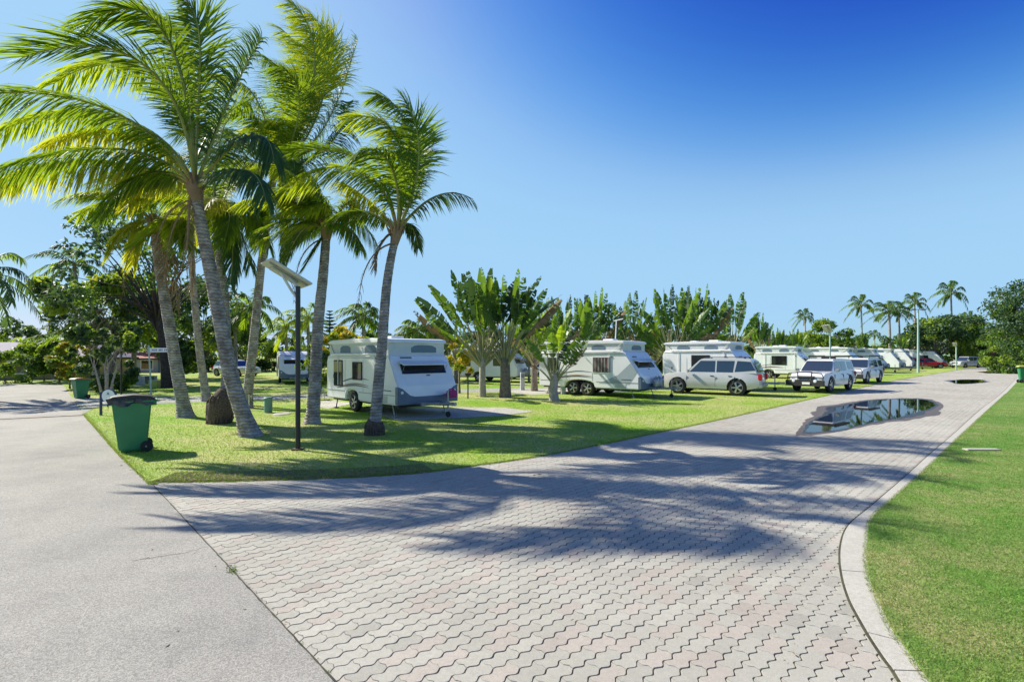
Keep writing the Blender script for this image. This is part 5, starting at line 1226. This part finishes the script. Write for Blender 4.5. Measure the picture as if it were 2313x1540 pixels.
    if bull:
        b = MB(); x = xf + 0.20
        b.box((x - 0.02, 0, 0.50), (0.18, Wd * 0.99, 0.30))
        for s in (-1, 1):
            b.tube([(x, s * 0.32, 0.55), (x, s * 0.33, 0.80), (x - 0.02, s * 0.34, hood + 0.02)], 0.028, 7)
            b.tube([(x, s * 0.34, hood + 0.0), (x - 0.03, s * 0.78, hood - 0.03), (x - 0.08, s * 0.86, hood - 0.2), (x - 0.04, s * 0.84, 0.6)], 0.026, 7)
        b.tube([(x, -0.36, hood + 0.02), (x + 0.01, 0, hood + 0.03), (x, 0.36, hood + 0.02)], 0.028, 7); b.tube([(x, -0.86, 0.80), (x + 0.01, 0, 0.80), (x, 0.86, 0.80)], 0.022, 7)
        b.build('bull_bar', M['blackp'] if bull != 'steel' else M['alloy'], rt, smooth=True)
        for s in (-1, 1): MB().lathe([(0.001, 0.06), (0.08, 0.05), (0.085, -0.03), (0.001, -0.06)], (x + 0.03, s * 0.52, 0.62), 'X', 14).build('driving_light', M['clear'], rt)
        MB().box((x + 0.1, 0.10, 0.50), (0.012, 0.37, 0.12)).build('number_plate', M['plate'], rt)
    return rt
def heading(v): return math.atan2(v[1], v[0])
# estate car seen from its rear quarter
car('estate_car', 'champagne estate car with red tail lights parked beside the tandem wheeled caravan', (10.15, 26.4, 0.02), heading((-0.81, 0.585)), 'wagon', 'champagne', L=4.8, H=1.80, wr=0.40, clr=0.27)
def ute_at(px, py, label, bull, **k):
    p = G(px, py); hd = (-0.76, -0.65)                   # px,py = front wheel on the image-right side
    f = Vector((hd[0], hd[1], 0)).normalized(); lft = Vector((-f.y, f.x, 0))
    c = p - f * 1.45 - lft * 0.78
    return car('utility_vehicle', label, (c.x, c.y, 0.02), heading(hd), 'ute', 'cars_white', L=4.95, Wd=1.85, H=1.74, wb=2.95, wr=0.41, cat='utility vehicle', clr=0.36, bull=bull, rack=True, **k)
ute_at(1873, 887, 'white utility vehicle with black bull bar and roof racks facing the camera', True)
ute_at(1956, 867, 'second white utility vehicle with bull bar parked behind the first', True)
car('red_car', 'red car parked between caravans near the end of the row', (61.2, 76.5, 0.02), heading((0.93, -0.36)), 'wagon', 'red_paint', H=1.5)
car('silver_car', 'silver wagon parked alone at the far end of the row', (69.6, 79.5, 0.02), heading((-0.96, -0.28)), 'wagon', 'silver', L=4.9, H=1.7)
car('far_car', 'pale car half hidden by the trunks at the far right end', (89.5, 96, 0.02), heading((-1, 0.1)), 'wagon', 'silver', L=4.6, H=1.55)
car('parked_car', 'white car in the back row seen right of the thick double trunk', (1.3, 42, 0.02), heading((-0.95, 0.3)), 'wagon', 'cars_white', L=4.6, H=1.6, group='cars in the back row')
car('parked_car', 'dark roofed pale car in the back row seen behind the clump trunks', (-25.6, 48, 0.02), heading((0.9, -0.4)), 'wagon', 'silver', L=4.4, H=1.5, group='cars in the back row')

# ------------------------------------------------------------------ wheelie bins
def bin_(name, label, loc, heading_, s, lid, body='green', bag=False, open_=False):
    rt = root(name, loc, heading_, label, 'bin', 'wheeled rubbish bins', s)     # local +x = handle side
    def ring(z, fx, bx, hy): return [(-fx, -hy, z), (bx, -hy, z), (bx, hy, z), (-fx, hy, z)]
    b = MB()
    def loft(rings):
        n0 = len(b.v)
        for r in rings: b.v += r
        for i in range(len(rings) - 1):
            for k in range(4):
                q = n0 + 4 * i; b.f.append((q + k, q + (k + 1) % 4, q + 4 + (k + 1) % 4, q + 4 + k)); b.mi.append(0)
        b.f.append((n0 + 3, n0 + 2, n0 + 1, n0)); b.mi.append(0); q = n0 + 4 * (len(rings) - 1); b.f.append((q, q + 1, q + 2, q + 3)); b.mi.append(0)
    loft([ring(0.02, 0.22, 0.19, 0.19), ring(0.12, 0.235, 0.22, 0.20), ring(0.9, 0.325, 0.285, 0.27), ring(0.97, 0.335, 0.295, 0.28)])
    bd = b.build('body', M[body], rt, bevel=0.03, bseg=3, smooth=True)
    b = MB(); b.box((-0.02, 0, 0.975), (0.70, 0.60, 0.045)); b.build('rim', M[body], rt, bevel=0.012)
    b = MB()
    for y in (-0.16, 0.16): b.box((0.0, y * 1.0, 0.45), (0.0, 0.0, 0.0)) if False else None
    for s2 in (-1, 1): b.box((0.30, s2 * 0.2, 0.93), (0.14, 0.03, 0.09))
    b.tube([(0.37, -0.24, 0.985), (0.37, 0.24, 0.985)], 0.017, 8); b.build('handle', M[body if not bag else 'green'], rt, smooth=True)
    b = MB(); pr = [(-0.40, 1.0), (-0.41, 1.03), (-0.30, 1.075), (0.0, 1.10), (0.28, 1.07), (0.345, 1.02), (0.345, 1.0)]
    b.prism(pr, -0.305, 0.305, lambda u, v, w: (u, w, v)); b.build('lid', M[lid], rt, bevel=0.015, smooth=True)
    if bag:
        g = random.Random(3); b = MB(); n = 46; ringN = []
        per = []
        for k in range(n):
            t = k / n * 4; e = int(t); f = t - e
            c4 = [(-0.40, -0.32), (0.32, -0.32), (0.32, 0.32), (-0.40, 0.32)]
            p0, p1 = c4[e], c4[(e + 1) % 4]; per.append((p0[0] + (p1[0] - p0[0]) * f, p0[1] + (p1[1] - p0[1]) * f))
        rows = [(0.93, 1.05), (0.97, 1.03), (0.98, 1.02), (0.95, 0.965), (0.96, 0.92)]
        n0 = 0
        for ri, (sc_, z) in enumerate(rows):
            for k, (x, y) in enumerate(per):
                w = g.uniform(-0.022, 0.022) if ri in (1, 2, 3, 4) else g.uniform(-0.01, 0.01)
                zz = z + (g.uniform(-0.03, 0.02) if ri == 4 else g.uniform(-0.012, 0.012)) + (0.03 * math.sin(k * 1.1) if ri >= 3 else 0)
                if x < -0.3 and ri >= 3: zz -= 0.02
                b.v.append((x * sc_ + (w if abs(x) > 0.3 else 0), y * sc_ + (w if abs(y) > 0.3 else 0), zz))
        for ri in range(len(rows) - 1):
            for k in range(n): b.f.append((ri * n + k, ri * n + (k + 1) % n, (ri + 1) * n + (k + 1) % n, (ri + 1) * n + k)); b.mi.append(0)
        b.build('bin_liner', M['bag'], rt, smooth=True)
    b = MB(); b.tube([(0.20, -0.30, 0.105), (0.20, 0.30, 0.105)], 0.014, 8); b.build('axle', M['steel'], rt)
    for s2 in (-1, 1):
        w = MB().lathe([(0.001, s2 * 0.235), (0.05, s2 * 0.235), (0.075, s2 * 0.23), (0.10, s2 * 0.235), (0.105, s2 * 0.25), (0.105, s2 * 0.285), (0.09, s2 * 0.295), (0.075, s2 * 0.285), (0.03, s2 * 0.29), (0.001, s2 * 0.295)], (0.21, 0, 0.105), 'Y', 24).build('wheel', M['rubber'], rt, smooth=True)
    return rt
p = G(313, 1020); bin_('wheelie_bin', 'green wheeled bin with black liner round its rim beside the asphalt road', (p.x - 0.12, p.y + 0.02, 0.02), 0.62, 1.06, 'blackp', bag=True)
p = G(170, 902); bin_('wheelie_bin', 'distant green wheeled bin with orange brown lid by the side lane', (p.x, p.y + 0.3, 0.02), 1.1, 0.86, 'lid_orange')
p = G(2314, 866); bin_('wheelie_bin', 'green wheeled bin with yellow lid cut by the right edge of the photo', (p.x, p.y, 0.05), 2.6, 1.1, 'lid_yellow')

# ------------------------------------------------------------------ solar lamps and posts
def solar_lamp(label, base, top_z, scale=1.0, rz=0.0, pole='black', pr=0.05, pl=0.95, pw=0.48, group='solar lamps on posts'):
    rt = root('solar_lamp', base, rz, label, 'solar lamp', group)
    MB().tube([(0, 0, -0.05), (0, 0, top_z)], pr, 16).build('pole', M[pole], rt, smooth=True)
    b = MB(); b.box((0, 0, 0.02), (0.2, 0.2, 0.03)); b.build('base_plate', M['root'] if pole == 'black' else M['steel'], rt)
    # the panel: slopes down from upper left to lower right across the pole, tilted to face the sky
    lx = Vector((0.55, 0.57, -0.40)).normalized(); sx_ = Vector((0.40, -0.35, 0.05)); sx_ = (sx_ - lx * sx_.dot(lx)).normalized(); nx = sx_.cross(lx)
    if nx.z < 0: nx = -nx
    mt = Matrix.Translation((-0.22 * scale, -0.02, top_z + 0.26 * scale)) @ Matrix((lx, nx.cross(lx), nx)).transposed().to_4x4()
    def tb(c, d, nm, m, par, bevel=0.004):
        b = MB().box((0, 0, 0), d); b.v = [tuple(mt @ (Vector(v) + Vector(c))) for v in b.v]; return b.build(nm, M[m], par, bevel=bevel)
    pn = tb((0, 0, 0), (pl * scale, pw * scale, 0.035), 'solar_panel', 'panel_w', rt)
    tb((0, 0, 0.021), (pl * scale * .96, pw * scale * .94, 0.008), 'cells', 'cell', pn, 0)
    tb((0, -0.10 * scale, -0.03), (pl * scale * 0.92, 0.05 * scale, 0.03), 'panel_rail', 'steel', pn)
    tb((-0.02, 0.05 * scale, -0.05), (pl * scale * 0.62, 0.16 * scale, 0.05), 'light_head', 'panel_w', rt, 0.01)
    b = MB(); a = mt @ Vector((0.08 * scale, 0, -0.05)); e = mt @ Vector((-0.12 * scale, 0, -0.05))
    b.face([(0, -0.02, top_z - 0.28 * scale), (0, 0.02, top_z - 0.28 * scale), (a.x, a.y + 0.02, a.z), (a.x, a.y - 0.02, a.z)])
    b.tube([(0, 0, top_z - 0.26 * scale), (-0.14 * scale, 0, top_z - 0.08 * scale), tuple(e)], 0.028 * scale, 8); b.tube([(0, 0, top_z - 0.02), tuple(a)], 0.03 * scale, 8)
    b.build('bracket', M['panel_w'], rt, smooth=True)
    return rt
p = G(673, 1018); solar_lamp('solar panel lamp on black post standing in the lawn, nearest the camera', (p.x, p.y, 0.02), 3.40, 1.0, 0)
p = G(274, 894); solar_lamp('short black post with a small solar head behind the green bin', (p.x, p.y, 0.02), 2.15, 0.42, 0.3, pr=0.04)
p = P(1875, 780, 44); solar_lamp('slim grey solar lamp rising behind the bull bar utility vehicle', (p.x, p.y, 0), 3.9, 1.25, 0, 'green_pole', 0.06)
p = P(2160, 780, 66); solar_lamp('small pale solar lamp in front of the dark trees by the silver car', (p.x, p.y, 0), 3.1, 0.9, 0, 'green_pole', 0.07)
# tall double-headed street light
p = G(2074, 842); rt = root('street_light', (p.x, p.y, 0.02), 0, 'tall pale street light with two heads before the far trees', 'street light')
tz = CH + (801 - 700) / FX * p.y
MB().tube([(0, 0, 0), (0, 0, tz)], [0.13, 0.07], 10).build('pole', M['green_pole'], rt, smooth=True)
MB().tube([(-0.55, 0, tz), (0.55, 0, tz + 0.05)], 0.04, 6).build('cross_arm', M['steel'], rt)
for s in (-1, 1): MB().box((s * 0.55, 0, tz + 0.02), (0.5, 0.3, 0.14)).build('lamp_head', M['cab_dark'], rt, bevel=0.03)
# street-name post
a = G(342, 897); rt = root('street_name_sign', (a.x, a.y, 0.02), 0, 'pale green post leaning slightly with a white name blade pointing right', 'sign')
MB().tube([(0, 0, 0), (-0.13, 0, 2.42)], 0.035, 10).build('pole', M['green_pole'], rt, smooth=True)
b = MB(); b.prism([(0, -0.11), (0.78, -0.10), (0.86, -0.06), (0.90, 0), (0.86, 0.06), (0.78, 0.10), (0, 0.11)], -0.012, 0.012, lambda u, v, w: (u - 0.08, w, 2.20 + v)); bl = b.build('sign_blade', M['sign_white'], rt, bevel=0.004)
b = MB(); xx = 0.05
for wl in (0.05, 0.04, 0.05, 0.05, 0, 0.06, 0.05, 0.04, 0, 0.05, 0.05): 
    if wl: b.box((xx, -0.016, 2.20), (wl * 0.6, 0.004, 0.09))
    xx += 0.066
b.build('sign_lettering', M['navy'], bl)
# low round sign between two navy posts
a = G(228, 939); c = G(264, 939); rt = root('round_sign', ((a.x + c.x) / 2, a.y, 0.02), 0, 'low arched navy sign with white round face at the lane corner', 'sign')
hw_ = (c.x - a.x) / 2
for s in (-1, 1): MB().box((s * hw_, 0, 0.38 if s < 0 else 0.3), (0.06, 0.05, 0.76 if s < 0 else 0.6)).build('post', M['navy'], rt)
pts = [(-hw_, 0.45)] + [(math.cos(math.pi - math.pi * k / 12) * hw_, 0.62 + math.sin(math.pi * k / 12) * hw_ * 0.95) for k in range(13)] + [(hw_, 0.45)]
MB().prism(pts, -0.02, 0.02, lambda u, v, w: (u, w, v)).build('sign_board', M['navy'], rt)
fc = MB().lathe([(0.001, -0.034), (hw_ * 0.80, -0.034), (hw_ * 0.82, -0.02)], (0.0, 0, 0.63), 'Y', 28).build('sign_face', M['sign_white'], rt)
b = MB(); b.box((0.0, -0.038, 0.72), (0.06, 0.006, 0.05)); b.box((0.0, -0.038, 0.68), (0.1, 0.006, 0.015)); b.build('sign_mark', M['bollard'], fc)
# green service post, black path light, small taps
p = G(606, 933); rt = root('service_post', (p.x, p.y, 0.02), 0, 'round grey green service post in the grass left of the solar lamp', 'service post')
MB().lathe([(0.13, 0), (0.13, 0.46)], seg=24).build('body', M['bollard'], rt, smooth=True)
MB().lathe([(0.145, 0.44), (0.15, 0.5), (0.12, 0.53), (0.001, 0.54)], seg=24).build('cap', M['bollard'], rt, smooth=True)
p = G(1057, 901); rt = root('path_light', (p.x, p.y, 0.02), 0, 'thin black path light right of the nearest caravan', 'path light')
MB().tube([(0, 0, 0), (0, 0, 1.0)], 0.03, 8).build('post', M['blackp'], rt)
MB().lathe([(0.03, 0.98), (0.14, 1.06), (0.15, 1.14), (0.001, 1.17)], seg=14).build('head', M['blackp'], rt, smooth=True)
p = G(556, 928); rt = root('water_tap', (p.x + 0.1, p.y, 0.02), 0, 'small pale tap stake at the foot of the tall trunk', 'tap')
MB().tube([(0, 0, 0), (0, 0, 0.55)], 0.025, 6).build('stake', M['panel_w'], rt); MB().tube([(0, 0, 0.5), (0.1, -0.03, 0.5), (0.1, -0.03, 0.42)], 0.015, 6).build('spout', M['steel'], rt)
# power pedestals in the back rows
for (px, py, lb) in ((1180, 882, 'grey power pedestal beside the back row white car'), (1272, 891, 'small dark valve box behind the short traveller palm')):
    p = G(px, py); rt = root('power_pedestal', (p.x, p.y, 0.02), 0.2, lb, 'power pedestal')
    MB().box((0, 0, 0.5), (0.22, 0.2, 1.0)).build('post', M['cab_grey'], rt, bevel=0.01); MB().box((0, -0.11, 0.8), (0.16, 0.03, 0.2)).build('socket_box', M['cab_dark'], rt)
# camp chair by the nearest caravan
p = G(716, 903); rt = root('camp_chair', (p.x, p.y, 0.02), 0.6, 'blue folding camp chair glimpsed left of the nearest caravan', 'camp chair')
MB().box((0, 0, 0.42), (0.5, 0.45, 0.03)).build('seat', M['blue_cloth'], rt); MB().box((-0.24, 0, 0.7), (0.04, 0.5, 0.5), ry=-0.2).build('backrest', M['blue_cloth'], rt)
for sx in (-1, 1):
    for sy in (-1, 1): MB().tube([(sx * 0.24, sy * 0.22, 0.42), (sx * 0.27, sy * 0.24, 0)], 0.012, 6).build('leg', M['steel'], rt)
# cabinets on the left
p = G(312, 870); rt = root('utility_cabinet', (p.x, p.y, 0.0), 0.1, 'pale grey utility cabinet behind the street name post', 'cabinet'); MB().box((0, 0, 0.3), (0.64, 0.4, 0.6)).build('body', M['cab_grey'], rt, bevel=0.02); MB().box((0, -0.21, 0.3), (0.02, 0.01, 0.5)).build('door_gap', M['cab_dark'], rt)
p = G(334, 869); rt = root('utility_cabinet', (p.x, p.y + 0.3, 0.0), 0.1, 'slate coloured utility cabinet right of the pale grey one', 'cabinet'); MB().box((0, 0, 0.28), (0.6, 0.4, 0.56)).build('body', M['cab_dark'], rt, bevel=0.02); MB().box((0, 0, 0.58), (0.64, 0.44, 0.03)).build('lid', M['cab_grey'], rt)
p = G(350, 876); rt = root('meter_box', (p.x, p.y, 0.0), 0.0, 'small yellow green box beside the foot of the street name post', 'box'); MB().box((0, 0, 0.22), (0.55, 0.35, 0.44)).build('body', M['yel_green'], rt, bevel=0.02); MB().box((0, 0, 0.45), (0.6, 0.4, 0.03)).build('lid', M['panel_w'], rt)

# ------------------------------------------------------------------ houses and wires on the left
def house(label, loc, rz, w, d, wall_h, ridge, wall, roof, over=0.6):
    rt = root('house', loc, rz, label, 'house')
    wl = MB().box((0, 0, wall_h / 2), (w, d, wall_h)).build('wall', M[wall], rt)
    b = MB(); hw2, hd = w / 2 + over, d / 2 + over
    V = [(-hw2, -hd, wall_h), (hw2, -hd, wall_h), (hw2, hd, wall_h), (-hw2, hd, wall_h), (-hw2 + 2.2, 0, ridge), (hw2 - 2.2, 0, ridge)]
    b.v = V; b.f = [(0, 1, 5, 4), (1, 2, 5), (2, 3, 4, 5), (3, 0, 4), (0, 3, 2, 1)]; b.mi = [0] * 5; b.build('roof', M[roof], rt)
    b = MB()
    for s in (-1, 1): b.box((0, s * hd, wall_h - 0.06), (2 * hw2, 0.04, 0.16)); b.box((s * hw2, 0, wall_h - 0.06), (0.04, 2 * hd - 0.06, 0.16))
    b.build('fascia', M['blackp'], rt)
    for x in (-w * 0.3, w * 0.05, w * 0.34):
        fr = MB().box((x, -d / 2 - 0.02, wall_h * 0.55), (1.3, 0.06, 1.1)).build('window', M['white'], rt); MB().box((x, -d / 2 - 0.055, wall_h * 0.55), (1.14, 0.02, 0.94)).build('pane', M['glass'], fr)
    return rt
house('low house with mauve tiled roof and ochre wall at the left edge', (-42.5, 46, 0), 0.35, 12, 8, 1.75, 3.1, 'ochre', 'roof_violet')
house('small building with red tiled roof glimpsed behind the street name post', (-43, 60, 0), 0.1, 7, 6, 1.6, 2.3, 'grey_wall', 'roof_red')
for k, (z, lb) in enumerate(((5.55, 'upper thin overhead wire crossing the sky above the mauve roof'), (4.6, 'lower thin overhead wire crossing the sky above the mauve roof'))):
    pts = [Vector((-90 + 70 * t, 70 + 6 * t, z + 3.2 * (t - 0.5) ** 2)) for t in np.linspace(0, 1, 14)]
    tag(MB().tube(pts, 0.022, 5).build('overhead_wire', M['blackp']), lb, 'wire', 'overhead wires at the left')

bpy.context.view_layer.update()
